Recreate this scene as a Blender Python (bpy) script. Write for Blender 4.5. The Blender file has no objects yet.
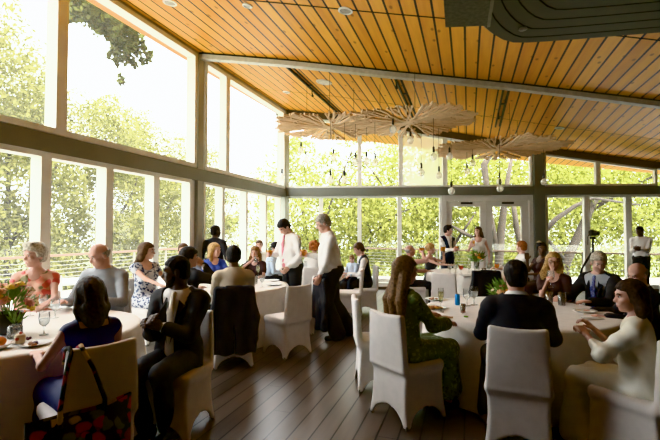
import bpy, math, random
import numpy as np
from mathutils import Vector, Matrix
C = bpy.context.scene.collection
random.seed(7); RNG = np.random.default_rng(7)
# ---------------------------------------------------------------- camera geometry
F = 420.0; H = 1.55; PITCH = math.atan(12/F)
def ray(px, py):
    x = (px-330)/F; z = (220-py)/F
    return Vector((x, math.cos(PITCH)-z*math.sin(PITCH), math.sin(PITCH)+z*math.cos(PITCH)))
def at(px, py, Y):
    r = ray(px, py); s = Y/r.y
    return Vector((r.x*s, Y, H+r.z*s))
def gp(px, k, py=250):            # ground position of a pixel column at scale k pixels per metre
    p = at(px, py, F/k); return (p.x, p.y)
cam = bpy.data.cameras.new('camera'); camo = bpy.data.objects.new('camera', cam); C.objects.link(camo)
camo.location = (0,0,H); camo.rotation_euler = (math.pi/2+PITCH, 0, 0)
cam.sensor_fit = 'HORIZONTAL'; cam.sensor_width = 36; cam.lens = 36*F/660; cam.clip_end = 300
bpy.context.scene.camera = camo
# room frame: boards and left wall run along W
ANG = math.atan(138/420); CA, SA = math.cos(ANG), math.sin(ANG)
def loc2(X, Y): return (X*CA-Y*SA, X*SA+Y*CA)       # world -> room frame
def wor2(x, y): return (x*CA+y*SA, -x*SA+y*CA)
KC = 36.0
CX, CY = (283-330)/KC, F/KC
XL, YC = loc2(CX, CY)
BD = Vector((1, -.065, 0)).normalized()               # back wall direction
BN = Vector((-BD.y, BD.x, 0))                         # outwards normal
def left_s(px, py=232):                               # room-frame y of a pixel column on the left wall
    r = ray(px, py); a = loc2(r.x, r.y); s = XL/a[0]; return a[1]*s
def left_z(px, py):
    r = ray(px, py); a = loc2(r.x, r.y); s = XL/a[0]; return H+r.z*s
def back_t(px, py=232):
    r = ray(px, py); n = BN; s = (Vector((CX,CY,0)).dot(n))/(r.x*n.x+r.y*n.y)
    return (Vector((r.x*s, r.y*s, 0))-Vector((CX,CY,0))).dot(BD)
def back_z(px, py):
    r = ray(px, py); n = BN; s = (Vector((CX,CY,0)).dot(n))/(r.x*n.x+r.y*n.y); return H+r.z*s
# ---------------------------------------------------------------- materials
def nodes(name):
    m = bpy.data.materials.new(name); m.use_nodes = True
    nt = m.node_tree; b = nt.nodes['Principled BSDF']; return m, nt, b
_mc = {}
def mat(name, col, rough=.6, metal=0, var=.12, scale=12., bump=0., spec=.5, sheen=0, trans=0, emit=None, estr=0):
    if name in _mc: return _mc[name]
    m, nt, b = nodes(name); N = nt.nodes; L = nt.links
    tc = N.new('ShaderNodeTexCoord'); no = N.new('ShaderNodeTexNoise'); no.inputs['Scale'].default_value = scale
    no.inputs['Detail'].default_value = 4; L.new(tc.outputs['Object'], no.inputs['Vector'])
    r = N.new('ShaderNodeValToRGB'); c = col
    r.color_ramp.elements[0].position = .3; r.color_ramp.elements[1].position = .7
    r.color_ramp.elements[0].color = (c[0]*(1-var), c[1]*(1-var), c[2]*(1-var), 1)
    r.color_ramp.elements[1].color = (min(1,c[0]*(1+var)), min(1,c[1]*(1+var)), min(1,c[2]*(1+var)), 1)
    L.new(no.outputs['Fac'], r.inputs['Fac']); L.new(r.outputs['Color'], b.inputs['Base Color'])
    b.inputs['Roughness'].default_value = rough; b.inputs['Metallic'].default_value = metal
    b.inputs['Specular IOR Level'].default_value = spec
    if sheen: b.inputs['Sheen Weight'].default_value = sheen
    if emit: b.inputs['Emission Color'].default_value = (*emit,1); b.inputs['Emission Strength'].default_value = estr
    if bump:
        bp = N.new('ShaderNodeBump'); bp.inputs['Strength'].default_value = bump; bp.inputs['Distance'].default_value = .02
        L.new(no.outputs['Fac'], bp.inputs['Height']); L.new(bp.outputs['Normal'], b.inputs['Normal'])
    _mc[name] = m; return m
def glassmat(name, tint=(1,1,1), haze=0.0, gloss=.06, hazecol=(1,1,1)):
    if name in _mc: return _mc[name]
    m, nt, b = nodes(name); N = nt.nodes; L = nt.links; out = N['Material Output']; N.remove(b)
    tr = N.new('ShaderNodeBsdfTransparent'); tr.inputs[0].default_value = (*tint,1)
    gl = N.new('ShaderNodeBsdfGlossy'); gl.inputs['Roughness'].default_value = .05
    lw = N.new('ShaderNodeLayerWeight'); lw.inputs['Blend'].default_value = .25
    mu = N.new('ShaderNodeMath'); mu.operation = 'MULTIPLY_ADD'; mu.inputs[1].default_value = gloss*2.5; mu.inputs[2].default_value = gloss*.4
    L.new(lw.outputs['Fresnel'], mu.inputs[0])
    mx = N.new('ShaderNodeMixShader'); L.new(mu.outputs[0], mx.inputs[0]); L.new(tr.outputs[0], mx.inputs[1]); L.new(gl.outputs[0], mx.inputs[2])
    last = mx
    if haze:
        tl = N.new('ShaderNodeBsdfTranslucent'); tl.inputs[0].default_value = (*hazecol,1)
        m2 = N.new('ShaderNodeMixShader')
        tc = N.new('ShaderNodeTexCoord'); no = N.new('ShaderNodeTexNoise'); no.inputs['Scale'].default_value = 1.3
        L.new(tc.outputs['Object'], no.inputs['Vector'])
        mm = N.new('ShaderNodeMath'); mm.operation='MULTIPLY_ADD'; mm.inputs[1].default_value = haze*.5; mm.inputs[2].default_value = haze*.75
        L.new(no.outputs['Fac'], mm.inputs[0]); L.new(mm.outputs[0], m2.inputs[0])
        L.new(mx.outputs[0], m2.inputs[1]); L.new(tl.outputs[0], m2.inputs[2]); last = m2
    L.new(last.outputs[0], out.inputs['Surface']); _mc[name] = m; return m
def boards(name, cols, gapcol, pitch, gap, rough, off=0., knots=True, length=3.6, seam=True, spec=.5, bump=.5):
    m, nt, b = nodes(name); N = nt.nodes; L = nt.links
    def math_(op, a=None, bb=None, c=None):
        n = N.new('ShaderNodeMath'); n.operation = op
        for i, v in enumerate((a, bb, c)):
            if v is None: continue
            if isinstance(v, (int, float)): n.inputs[i].default_value = v
            else: L.new(v, n.inputs[i])
        return n.outputs[0]
    tc = N.new('ShaderNodeTexCoord'); sp = N.new('ShaderNodeSeparateXYZ'); L.new(tc.outputs['Object'], sp.inputs[0])
    u = math_('MULTIPLY_ADD', sp.outputs[0], 1/pitch, off)
    fr = math_('FRACT', u); fl = math_('FLOOR', u)
    g1 = math_('LESS_THAN', fr, gap/pitch)
    wn = N.new('ShaderNodeTexWhiteNoise'); wn.noise_dimensions = '1D'; L.new(fl, wn.inputs['W'])
    if seam:
        v = math_('FRACT', math_('MULTIPLY_ADD', sp.outputs[1], 1/length, wn.outputs['Value']))
        g1 = math_('MAXIMUM', g1, math_('LESS_THAN', v, .006/length))
    cx = N.new('ShaderNodeCombineXYZ'); L.new(math_('MULTIPLY', sp.outputs[0], 9.), cx.inputs[0]); L.new(math_('MULTIPLY', sp.outputs[1], .8), cx.inputs[1]); L.new(math_('MULTIPLY', fl, 3.7), cx.inputs[2])
    gr = N.new('ShaderNodeTexNoise'); gr.inputs['Scale'].default_value = 1.6; gr.inputs['Detail'].default_value = 6; L.new(cx.outputs[0], gr.inputs['Vector'])
    r = N.new('ShaderNodeValToRGB'); r.color_ramp.elements[0].position = .25; r.color_ramp.elements[1].position = .75
    r.color_ramp.elements[0].color = (*cols[0],1); r.color_ramp.elements[1].color = (*cols[1],1)
    tone = math_('MULTIPLY_ADD', wn.outputs['Value'], .35, math_('MULTIPLY_ADD', gr.outputs['Fac'], .7, -.02))
    L.new(tone, r.inputs['Fac']); colr = r.outputs['Color']
    if knots:
        c2 = N.new('ShaderNodeCombineXYZ'); L.new(math_('MULTIPLY', sp.outputs[0], 2.6), c2.inputs[0]); L.new(math_('MULTIPLY', sp.outputs[1], 1.3), c2.inputs[1])
        vo = N.new('ShaderNodeTexVoronoi'); vo.voronoi_dimensions='2D'; vo.inputs['Scale'].default_value = 1.; L.new(c2.outputs[0], vo.inputs['Vector'])
        kn = N.new('ShaderNodeMapRange'); kn.inputs[1].default_value = .035; kn.inputs[2].default_value = .075; kn.inputs[3].default_value = .75; kn.inputs[4].default_value = 0
        L.new(vo.outputs['Distance'], kn.inputs[0])
        mk = N.new('ShaderNodeMixRGB'); mk.inputs[2].default_value = (cols[0][0]*.35, cols[0][1]*.3, cols[0][2]*.3, 1)
        L.new(kn.outputs[0], mk.inputs[0]); L.new(colr, mk.inputs[1]); colr = mk.outputs[0]
    mg = N.new('ShaderNodeMixRGB'); mg.inputs[2].default_value = (*gapcol,1); L.new(g1, mg.inputs[0]); L.new(colr, mg.inputs[1])
    L.new(mg.outputs[0], b.inputs['Base Color'])
    ro = math_('MULTIPLY_ADD', gr.outputs['Fac'], .2, rough-.1); L.new(ro, b.inputs['Roughness'])
    b.inputs['Specular IOR Level'].default_value = spec
    bp = N.new('ShaderNodeBump'); bp.inputs['Strength'].default_value = bump; bp.inputs['Distance'].default_value = .01
    L.new(math_('SUBTRACT', math_('MULTIPLY', gr.outputs['Fac'], .12), g1), bp.inputs['Height']); L.new(bp.outputs['Normal'], b.inputs['Normal'])
    return m
def floral(name, base, cols, scale=14., rough=.7, th=.42):
    if name in _mc: return _mc[name]
    m, nt, b = nodes(name); N = nt.nodes; L = nt.links
    tc = N.new('ShaderNodeTexCoord'); no = N.new('ShaderNodeTexNoise'); no.inputs['Scale'].default_value = scale*.9; L.new(tc.outputs['Object'], no.inputs['Vector'])
    ad = N.new('ShaderNodeMixRGB'); ad.blend_type='ADD'; ad.inputs[0].default_value = .06; L.new(tc.outputs['Object'], ad.inputs[1]); L.new(no.outputs['Color'], ad.inputs[2])
    vo = N.new('ShaderNodeTexVoronoi'); vo.inputs['Scale'].default_value = scale; L.new(ad.outputs[0], vo.inputs['Vector'])
    sp = N.new('ShaderNodeSeparateXYZ'); L.new(vo.outputs['Color'], sp.inputs[0])
    r = N.new('ShaderNodeValToRGB'); r.color_ramp.interpolation = 'CONSTANT'
    el = r.color_ramp.elements; n = len(cols)
    el[0].position = 0; el[0].color = (*cols[0],1); el[1].position = 1/n; el[1].color = (*cols[1],1)
    for i in range(2, n):
        e = el.new(i/n); e.color = (*cols[i],1)
    L.new(sp.outputs[0], r.inputs[0])
    mr = N.new('ShaderNodeMapRange'); mr.inputs[1].default_value = th-.05; mr.inputs[2].default_value = th+.05; L.new(vo.outputs['Distance'], mr.inputs[0])
    mx = N.new('ShaderNodeMixRGB'); L.new(mr.outputs[0], mx.inputs[0]); L.new(r.outputs[0], mx.inputs[1]); mx.inputs[2].default_value = (*base,1)
    L.new(mx.outputs[0], b.inputs['Base Color']); b.inputs['Roughness'].default_value = rough
    _mc[name] = m; return m
def leafmat(name, c1, c2, tr=.45):
    if name in _mc: return _mc[name]
    m, nt, b = nodes(name); N = nt.nodes; L = nt.links; out = N['Material Output']; N.remove(b)
    g = N.new('ShaderNodeNewGeometry'); r = N.new('ShaderNodeValToRGB'); r.color_ramp.elements[0].color = (*c1,1); r.color_ramp.elements[1].color = (*c2,1)
    L.new(g.outputs['Random Per Island'], r.inputs[0])
    d = N.new('ShaderNodeBsdfDiffuse'); t = N.new('ShaderNodeBsdfTranslucent'); mx = N.new('ShaderNodeMixShader'); mx.inputs[0].default_value = tr
    L.new(r.outputs[0], d.inputs[0]); L.new(r.outputs[0], t.inputs[0]); L.new(d.outputs[0], mx.inputs[1]); L.new(t.outputs[0], mx.inputs[2])
    L.new(mx.outputs[0], out.inputs['Surface']); _mc[name] = m; return m
# ---------------------------------------------------------------- object helpers
def tag(o, label=None, cat=None, group=None, kind=None):
    if label: o['label'] = label
    if cat: o['category'] = cat
    if group: o['group'] = group
    if kind: o['kind'] = kind
    return o
def empty(name, loc=(0,0,0), rz=0, label=None, cat=None, group=None, kind=None):
    o = bpy.data.objects.new(name, None); C.objects.link(o); o.location = loc; o.rotation_euler = (0,0,rz); o.empty_display_size = .1
    return tag(o, label, cat, group, kind)
def mesh_obj(name, V, Fc, mats, parent=None, mi=None, smooth=True, loc=None, rz=None):
    me = bpy.data.meshes.new(name)
    V = np.asarray(V, dtype=np.float32)
    if isinstance(Fc, np.ndarray) and Fc.ndim == 2:
        n = Fc.shape[1]; me.vertices.add(len(V)); me.vertices.foreach_set('co', V.ravel())
        me.loops.add(Fc.size); me.loops.foreach_set('vertex_index', Fc.ravel().astype(np.int32))
        me.polygons.add(len(Fc)); me.polygons.foreach_set('loop_start', np.arange(0, Fc.size, n, dtype=np.int32))
        me.update(calc_edges=True); me.validate()
    else:
        me.from_pydata([tuple(v) for v in V], [], [tuple(f) for f in Fc]); me.update()
    if not isinstance(mats, (list, tuple)): mats = [mats]
    for m in mats: me.materials.append(m)
    if mi is not None: me.polygons.foreach_set('material_index', np.asarray(mi, dtype=np.int32))
    me.polygons.foreach_set('use_smooth', np.full(len(me.polygons), smooth))
    o = bpy.data.objects.new(name, me); C.objects.link(o)
    if parent is not None: o.parent = parent
    if loc is not None: o.location = loc
    if rz is not None: o.rotation_euler = (0,0,rz)
    return o
class MB:
    def __init__(s): s.V = []; s.F = []; s.M = []
    def add(s, V, Fc, mi=0):
        n = len(s.V); s.V += [tuple(v) for v in V]; s.F += [tuple(int(i)+n for i in f) for f in Fc]; s.M += [mi]*len(Fc); return s
    def box(s, c, size, rot=None, mi=0, bev=0.0):
        hx, hy, hz = size[0]/2, size[1]/2, size[2]/2
        if bev <= 0:
            P = [(x*hx,y*hy,z*hz) for z in (-1,1) for y in (-1,1) for x in (-1,1)]
            Fc = [(0,2,3,1),(4,5,7,6),(0,1,5,4),(2,6,7,3),(0,4,6,2),(1,3,7,5)]
        else:
            bv = min(bev, hx*.9, hy*.9, hz*.9); P = []; ids = {}
            for sx in (-1,1):
                for sy in (-1,1):
                    for sz in (-1,1):
                        for a in range(3):
                            p = [sx*(hx-bv), sy*(hy-bv), sz*(hz-bv)]; p[a] = (sx*hx, sy*hy, sz*hz)[a]
                            ids[(sx,sy,sz,a)] = len(P); P.append(tuple(p))
            Fc = []
            for a in range(3):
                b_, c_ = [(1,2),(2,0),(0,1)][a]
                for sg in (-1,1):
                    q = []
                    for (ub, uc) in ((-1,-1),(1,-1),(1,1),(-1,1)):
                        k = [0,0,0]; k[a]=sg; k[b_]=ub; k[c_]=uc; q.append(ids[(*k,a)])
                    Fc.append(tuple(q if sg>0 else q[::-1]))
            for a in range(3):
                b_, c_ = [(1,2),(2,0),(0,1)][a]
                for ub in (-1,1):
                    for uc in (-1,1):
                        def kk(sa, ax):
                            k=[0,0,0]; k[a]=sa; k[b_]=ub; k[c_]=uc; return ids[(*k,ax)]
                        q = [kk(-1,b_),kk(1,b_),kk(1,c_),kk(-1,c_)]
                        Fc.append(tuple(q if ub*uc>0 else q[::-1]))
            for sx in (-1,1):
                for sy in (-1,1):
                    for sz in (-1,1):
                        q = [ids[(sx,sy,sz,a)] for a in range(3)]
                        Fc.append(tuple(q if sx*sy*sz>0 else q[::-1]))
        if rot is not None: P = [tuple(rot @ Vector(p)) for p in P]
        P = [(p[0]+c[0], p[1]+c[1], p[2]+c[2]) for p in P]
        return s.add(P, Fc, mi)
    def lathe(s, prof, c=(0,0,0), seg=20, mi=0, close=True):
        P = []; Fc = []
        for r, z in prof:
            for i in range(seg):
                a = 2*math.pi*i/seg; P.append((c[0]+r*math.cos(a), c[1]+r*math.sin(a), c[2]+z))
        for j in range(len(prof)-1):
            for i in range(seg):
                i2 = (i+1)%seg; Fc.append((j*seg+i, j*seg+i2, (j+1)*seg+i2, (j+1)*seg+i))
        if close:
            if prof[0][0] > 1e-4: Fc.append(tuple(range(seg-1,-1,-1)))
            if prof[-1][0] > 1e-4: Fc.append(tuple((len(prof)-1)*seg+i for i in range(seg)))
        return s.add(P, Fc, mi)
    def tube(s, pts, rad, seg=8, mi=0):
        pts = [Vector(p) for p in pts]
        if not isinstance(rad, (list, tuple)): rad = [rad]*len(pts)
        P = []; Fc = []; up = None
        for i, p in enumerate(pts):
            d = (pts[min(i+1,len(pts)-1)]-pts[max(i-1,0)]).normalized()
            if up is None:
                up = Vector((0,0,1)) if abs(d.z) < .9 else Vector((1,0,0))
            a = d.cross(up).normalized(); up = a.cross(d).normalized()
            for k in range(seg):
                t = 2*math.pi*k/seg; P.append(p+(a*math.cos(t)+up*math.sin(t))*rad[i])
        for j in range(len(pts)-1):
            for k in range(seg):
                k2 = (k+1)%seg; Fc.append((j*seg+k, (j+1)*seg+k, (j+1)*seg+k2, j*seg+k2))
        Fc.append(tuple(range(seg))); Fc.append(tuple((len(pts)-1)*seg+k for k in range(seg-1,-1,-1)))
        return s.add(P, Fc, mi)
    def ell(s, c, r, seg=10, mi=0, M=None):
        prof = [(math.sin(math.pi*j/(seg//2+1)), -math.cos(math.pi*j/(seg//2+1))) for j in range(seg//2+2)]
        t = MB(); t.lathe([(max(a,1e-5),z) for a,z in prof], seg=seg, close=False)
        P = []
        for v in t.V:
            q = Vector((v[0]*r[0], v[1]*r[1], v[2]*r[2]))
            if M is not None: q = M @ q
            P.append((q.x+c[0], q.y+c[1], q.z+c[2]))
        return s.add(P, t.F, mi)
    def build(s, name, mats, parent=None, smooth=False, loc=None, rz=None):
        return mesh_obj(name, s.V, s.F, mats, parent, s.M, smooth, loc, rz)
def copy_tree(o, parent=None):
    c = o.copy(); C.objects.link(c)
    if parent is not None: c.parent = parent
    for ch in list(o.children): copy_tree(ch, c)
    return c
# ---------------------------------------------------------------- implicit surfaces
class Prim:
    __slots__ = ('a','b','ra','rb','M','s','tag','box')
    def __init__(s, a, b, ra, rb=None, M=None, sc=None, tag='', box=None):
        s.a = np.array(a, float); s.b = np.array(b, float); s.ra = ra; s.rb = ra if rb is None else rb
        s.M = None if M is None else np.array(M, float); s.s = None if sc is None else np.array(sc, float); s.tag = tag; s.box = box
    def inf(s, e): return Prim(s.a, s.b, s.ra+e, s.rb+e, s.M, s.s, s.tag, None if s.box is None else tuple(x+e for x in s.box))
    def aabb(s):
        if s.box is not None:
            r = np.linalg.norm(s.box)+s.ra; return s.a-r, s.a+r
        r = max(s.ra, s.rb)*(1 if s.s is None else s.s.max()); return np.minimum(s.a,s.b)-r, np.maximum(s.a,s.b)+r
    def ev(s, X, Y, Z):
        f=np.float32; x=X-f(s.a[0]); y=Y-f(s.a[1]); z=Z-f(s.a[2])
        if s.box is not None:
            A = np.eye(3) if s.M is None else s.M; A=A.astype(f)
            q = [np.abs(A[i,0]*x+A[i,1]*y+A[i,2]*z)-f(s.box[i]) for i in range(3)]
            o = np.maximum(q[0],0)**2+np.maximum(q[1],0)**2+np.maximum(q[2],0)**2
            return np.sqrt(o)+np.minimum(np.maximum(np.maximum(q[0],q[1]),q[2]),0)-f(s.ra)
        ba = s.b-s.a; m = 1.
        if s.s is not None:
            A = np.eye(3) if s.M is None else s.M; A = A/s.s[:,None]; ba = A@ba; A=A.astype(f)
            x,y,z = [A[i,0]*x+A[i,1]*y+A[i,2]*z for i in range(3)]; m = float(s.s.min())
        bb = float(ba@ba); r2 = x*x+y*y+z*z
        if bb < 1e-9: return (np.sqrt(r2)-f(s.ra))*f(m)
        ba=ba.astype(f); dt = x*ba[0]+y*ba[1]+z*ba[2]; t = np.clip(dt*f(1/bb),0,1)
        return (np.sqrt(np.maximum(r2-2*t*dt+t*t*f(bb),0))-(f(s.ra)+f(s.rb-s.ra)*t))*f(m)
def surf(prims, h, k=.03, cuts=(), dis=None):
    lo = np.min([p.aabb()[0] for p in prims],axis=0)-3*h; hi = np.max([p.aabb()[1] for p in prims],axis=0)+3*h
    n = np.ceil((hi-lo)/h).astype(int)+1
    ax = [(lo[i]+h*np.arange(n[i])).astype(np.float32) for i in range(3)]
    D = np.full(n, .25, np.float32)
    for p in prims:
        a, b = p.aabb(); a = a-k-2.5*h; b = b+k+2.5*h
        i0 = np.maximum(np.floor((a-lo)/h).astype(int),0); i1 = np.minimum(np.ceil((b-lo)/h).astype(int)+1, n)
        sl = tuple(slice(i0[i],i1[i]) for i in range(3))
        d = p.ev(ax[0][sl[0]][:,None,None], ax[1][sl[1]][None,:,None], ax[2][sl[2]][None,None,:])
        o = D[sl]; hh = np.clip(np.float32(.5)+np.float32(.5/k)*(o-d),0,1)
        D[sl] = o+(d-o)*hh-np.float32(k)*hh*(1-hh)
    if cuts or dis:
        I = np.argwhere(D<2.2*h); I_=tuple(I.T); G = np.stack([ax[i][I[:,i]] for i in range(3)],-1).astype(float); v = D[I_].astype(float)
        if dis: v = v+dis(G)
        for c in cuts: v = np.maximum(v, c(G))
        D[I_] = v
    D[0]=D[-1]=.1; D[:,0]=D[:,-1]=.1; D[:,:,0]=D[:,:,-1]=.1
    ins = D<0
    cs = sum(ins[i:n[0]-1+i, j:n[1]-1+j, l:n[2]-1+l].astype(np.int8) for i in (0,1) for j in (0,1) for l in (0,1))
    act = (cs>0)&(cs<8); idx = np.full(act.shape,-1,np.int64); cells = np.argwhere(act); idx[act] = np.arange(len(cells))
    acc = np.zeros((len(cells),3)); cnt = np.zeros(len(cells))
    offs = [(0,0,0),(1,0,0),(0,1,0),(1,1,0),(0,0,1),(1,0,1),(0,1,1),(1,1,1)]
    cd = [D[cells[:,0]+o[0],cells[:,1]+o[1],cells[:,2]+o[2]] for o in offs]
    for e0,e1 in ((0,1),(2,3),(4,5),(6,7),(0,2),(1,3),(4,6),(5,7),(0,4),(1,5),(2,6),(3,7)):
        d0,d1 = cd[e0],cd[e1]; x = (d0<0)!=(d1<0)
        t = np.where(x, d0/np.where(x,d0-d1,1), 0)[:,None]
        p = np.array(offs[e0])*(1-t)+np.array(offs[e1])*t
        acc += np.where(x[:,None], p, 0); cnt += x
    V = lo+h*(cells+acc/np.maximum(cnt,1)[:,None])
    Q = []
    for a in range(3):
        b, c = (a+1)%3, (a+2)%3
        s0 = [slice(1,-1)]*3; s1 = [slice(1,-1)]*3; s0[a] = slice(0,-1); s1[a] = slice(1,None)
        x0 = ins[tuple(s0)]; x1 = ins[tuple(s1)]; e = np.argwhere(x0!=x1)
        if not len(e): continue
        f = x0[tuple(e.T)]
        e = e+np.array([0 if i==a else 1 for i in range(3)])
        def cell(db, dc):
            q = e.copy(); q[:,b]-=db; q[:,c]-=dc; return idx[tuple(q.T)]
        q = np.stack([cell(0,0),cell(1,0),cell(1,1),cell(0,1)],1)
        q[~f] = q[~f][:,::-1]; Q.append(q)
    return V, np.concatenate(Q)
# ---------------------------------------------------------------- people
def v3(*a): return np.array(a, float)
def Rz(a): c,s=math.cos(a),math.sin(a); return np.array([[c,-s,0],[s,c,0],[0,0,1]])
def Rx(a): c,s=math.cos(a),math.sin(a); return np.array([[1,0,0],[0,c,-s],[0,s,c]])
def Ry(a): c,s=math.cos(a),math.sin(a); return np.array([[c,0,s],[0,1,0],[-s,0,c]])
def nrm(v): return v/max(np.linalg.norm(v),1e-9)
def ik(S, W, a, b, hint):
    d = W-S; L = np.linalg.norm(d)
    if L > a+b-.004: W = S+d/L*(a+b-.004); d = W-S; L = np.linalg.norm(d)
    u = d/L; x = (a*a-b*b+L*L)/(2*L); hgt = math.sqrt(max(a*a-x*x,0))
    hp = hint-u*(hint@u); return S+u*x+nrm(hp)*hgt, W
def hand_prims(W, d, n, side, curl, r=.0088):
    d = nrm(d); n = nrm(n-d*(n@d)); l = np.cross(d,n)*side      # thumb side
    M = np.array([l,d,n]); P = [Prim(W+d*.052, W+d*.052, .012, M=M, box=(.028,.034,.003)), Prim(W-d*.03, W+d*.02, .026, .024, M=M, sc=(1.05,1,.75))]
    for off, ln in ((.029,.068),(.0098,.078),(-.0098,.073),(-.028,.056)):
        b = W+d*.092+l*off; c1 = curl*1.15*.6; c2 = curl*1.15*1.5; c3 = curl*1.15*2.2
        p1 = b+(d*math.cos(c1)+n*math.sin(c1))*ln*.45; p2 = p1+(d*math.cos(c2)+n*math.sin(c2))*ln*.32; p3 = p2+(d*math.cos(c3)+n*math.sin(c3))*ln*.25
        P += [Prim(b-d*.012,p1,r+.0008,r), Prim(p1,p2,r,r*.93), Prim(p2,p3,r*.93,r*.8)]
    b = W+d*.028+l*.03; t1 = b+nrm(d*.75+l*.7+n*.35*(curl+.2))*.042; t2 = t1+nrm(d*1.+l*(.35-.5*curl)+n*.8*curl)*.034
    P += [Prim(W+d*.02+l*.012,b,.016,.014), Prim(b,t1,.0125,.0105), Prim(t1,t2,.0105,.0085)]
    return P
EYEW = mat('eye_white',(.75,.72,.68),.3); IRIS = mat('eye_iris',(.05,.03,.02),.2)
class Ctx: pass
ALLP=[]
def person(label, pos, face, sit=True, S=1., sex='m', lean=0., twist=0., bend=0., look=None, pitch=0., roll=0., L=None, R=None, Lh=None, Rh=None,
           curlL=.35, curlR=.35, nL=None, nR=None, dL=None, dR=None, skin=None, hair=('short',None), garments=(), h=.014, fat=0., legs=None, seat=.47, glasses=False, group=None, cat='person', hip_y=-.04, hh=None, beard=None, child=False, z=0.):
    c = Ctx(); fx, fy = face; rz = math.atan2(-fx, fy); c.rz = rz
    root = empty('person', (pos[0],pos[1],z), rz, label, cat, group); root.scale = (S,S,S); c.root = root
    fm = sex=='f'; hz = (seat+.10) if sit else .95
    Hp = v3(0,hip_y if sit else 0,hz); Rt = Rz(twist)@Rx(-lean)@Ry(bend); c.H=Hp; c.Rt=Rt
    T = lambda x,y,z_: Hp+Rt@v3(x,y,z_); c.T=T; c.tl = lambda G: (G-Hp)@Rt
    lk = look if look is not None else face
    a = math.atan2(-lk[0],lk[1])-rz; Rhd = Rz(a)@Rx(-pitch)@Ry(roll); c.Rh = Rhd
    NT = T(0,-.005,.575); HC = NT+Rhd@v3(0,.022,.095); c.HC=HC
    Hd = lambda x,y,z_: HC+Rhd@v3(x,y,z_); c.Hd=Hd; c.hl = lambda G: (G-HC)@Rhd
    sw = .158 if fm else .182; P=[]; A=P.append
    w = (.130 if fm else .142)+fat
    A(Prim(Hp,Hp,1.,M=Rt.T,sc=((.172 if fm else .160)+fat*.7,.118+fat*.6,.115),tag='hip'))
    A(Prim(T(0,fat*.4,.08),T(0,fat*.25,.22),w+.012,w,M=Rt.T,sc=(1,.74,1),tag='torso'))
    A(Prim(T(0,0,.24),T(0,-.008,.40),w-.002,.150 if not fm else .132,M=Rt.T,sc=(1,.70,1),tag='torso'))
    A(Prim(T(-sw+.03,-.015,.445),T(sw-.03,-.015,.445),.058 if not fm else .05,tag='torso'))
    A(Prim(T(-.05,-.012,.475),T(.05,-.012,.475),.052 if not fm else .045,tag='torso'))
    if fm:
        for s in (-1,1): A(Prim(T(s*.068,.075,.325),T(s*.068,.075,.325),.066,tag='torso'))
    A(Prim(T(0,-.015,.46),NT+Rhd@v3(0,.0,.02),.058 if not fm else .047,.054 if not fm else .044,tag='neck'))
    # arms
    c.W={}; c.grip={}; c.E={}; HP={}
    for side,tg,hint,curl,nn,dd in ((-1,L,Lh,curlL,nL,dL),(1,R,Rh,curlR,nR,dR)):
        Sx = T(side*sw,-.015,.435)
        if tg is None: tg = (side*.12,.30,hz+.11) if sit else (side*(.235+fat),.06,hz-.12)
        W = np.array(tg,float); hv = np.array(hint,float) if hint is not None else v3(side*.4,-.6,-.7)
        E, W = ik(Sx, W, .285, .25, hv); n_ = 'R' if side>0 else 'L'
        ra = .043 if not fm else .036
        A(Prim(Sx,E,ra+.004,ra-.007,tag='ua'+n_)); A(Prim(E,W,ra-.008,.026 if not fm else .022,tag='fa'+n_))
        d = nrm(np.array(dd,float)) if dd is not None else nrm(W-E); nv = np.array(nn,float) if nn is not None else (v3(0,0,-1) if sit else v3(-side,0,0))
        if abs(nrm(nv)@d)>.95: nv = v3(-side,.2,0)
        HP[n_] = hand_prims(W,d,nv,side,curl,.0088 if h<.0155 else .0098); c.W[n_]=W; c.E[n_]=E
        nv = nrm(nv-d*(nv@d)); c.grip[n_] = W+d*.075+nv*.034
    # legs
    hl = .42 if not fm else .40; c.K={}; c.An={}; c.dirf={}
    for side in (-1,1):
        hj = Hp+v3(side*.088,.0,-.02); n_='R' if side>0 else 'L'
        lg = (legs or {}).get(n_)
        if sit: kn, an, fd = lg if lg else ((side*.12,hip_y+.44,seat+.06),(side*.12,hip_y+.42,.085),(side*.15,1,0))
        else: kn, an, fd = lg if lg else ((side*.10,.015,.50),(side*.10,-.02,.085),(side*.2,1,0))
        kn=np.array(kn,float); an=np.array(an,float); fd=nrm(np.array(fd,float))
        tr = .078+fat*.25
        A(Prim(hj,kn,tr+.008,.056,tag='th'+n_)); A(Prim(kn,an,.055,.036,tag='sh'+n_))
        A(Prim(an+v3(0,0,-.045)-fd*.045,an+v3(0,0,-.055)+fd*.15,.036,.026,tag='ft'+n_)); c.K[n_]=kn; c.An[n_]=an; c.dirf[n_]=fd
    c.P=P
    V,Q = surf(P,h,.03); parts=[(V,Q,0)]
    # head
    hp=[Prim(Hd(0,-.014,.03),Hd(0,-.014,.03),1.,M=Rhd.T,sc=(.074,.094,.086)),
        Prim(Hd(0,.026,-.045),Hd(0,.026,-.045),1.,M=Rhd.T,sc=(.058 if not fm else .053,.060,.075)),
        Prim(Hd(0,.058,-.098),Hd(0,.058,-.098),.024 if not fm else .018),
        Prim(Hd(-.03,.074,.022),Hd(.03,.074,.022),.013), Prim(Hd(-.035,.058,-.03),Hd(.035,.058,-.03),.024),
        Prim(Hd(0,.078,.008),Hd(0,.101,-.03),.008,.0125), Prim(Hd(-.018,.074,-.063),Hd(.018,.074,-.063),.011),
        Prim(Hd(0,-.03,-.06),NT+Rhd@v3(0,0,.0),.055 if not fm else .045)]
    for s in (-1,1): hp.append(Prim(Hd(s*.076,-.012,-.015),Hd(s*.076,-.012,-.015),1.,M=Rhd.T,sc=(.011,.02,.032)))
    if child: pass
    hv = hh or (.0075 if h<.0155 else .0095)
    V,Q = surf(hp,hv,.014); parts.append((V,Q,0))
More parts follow.
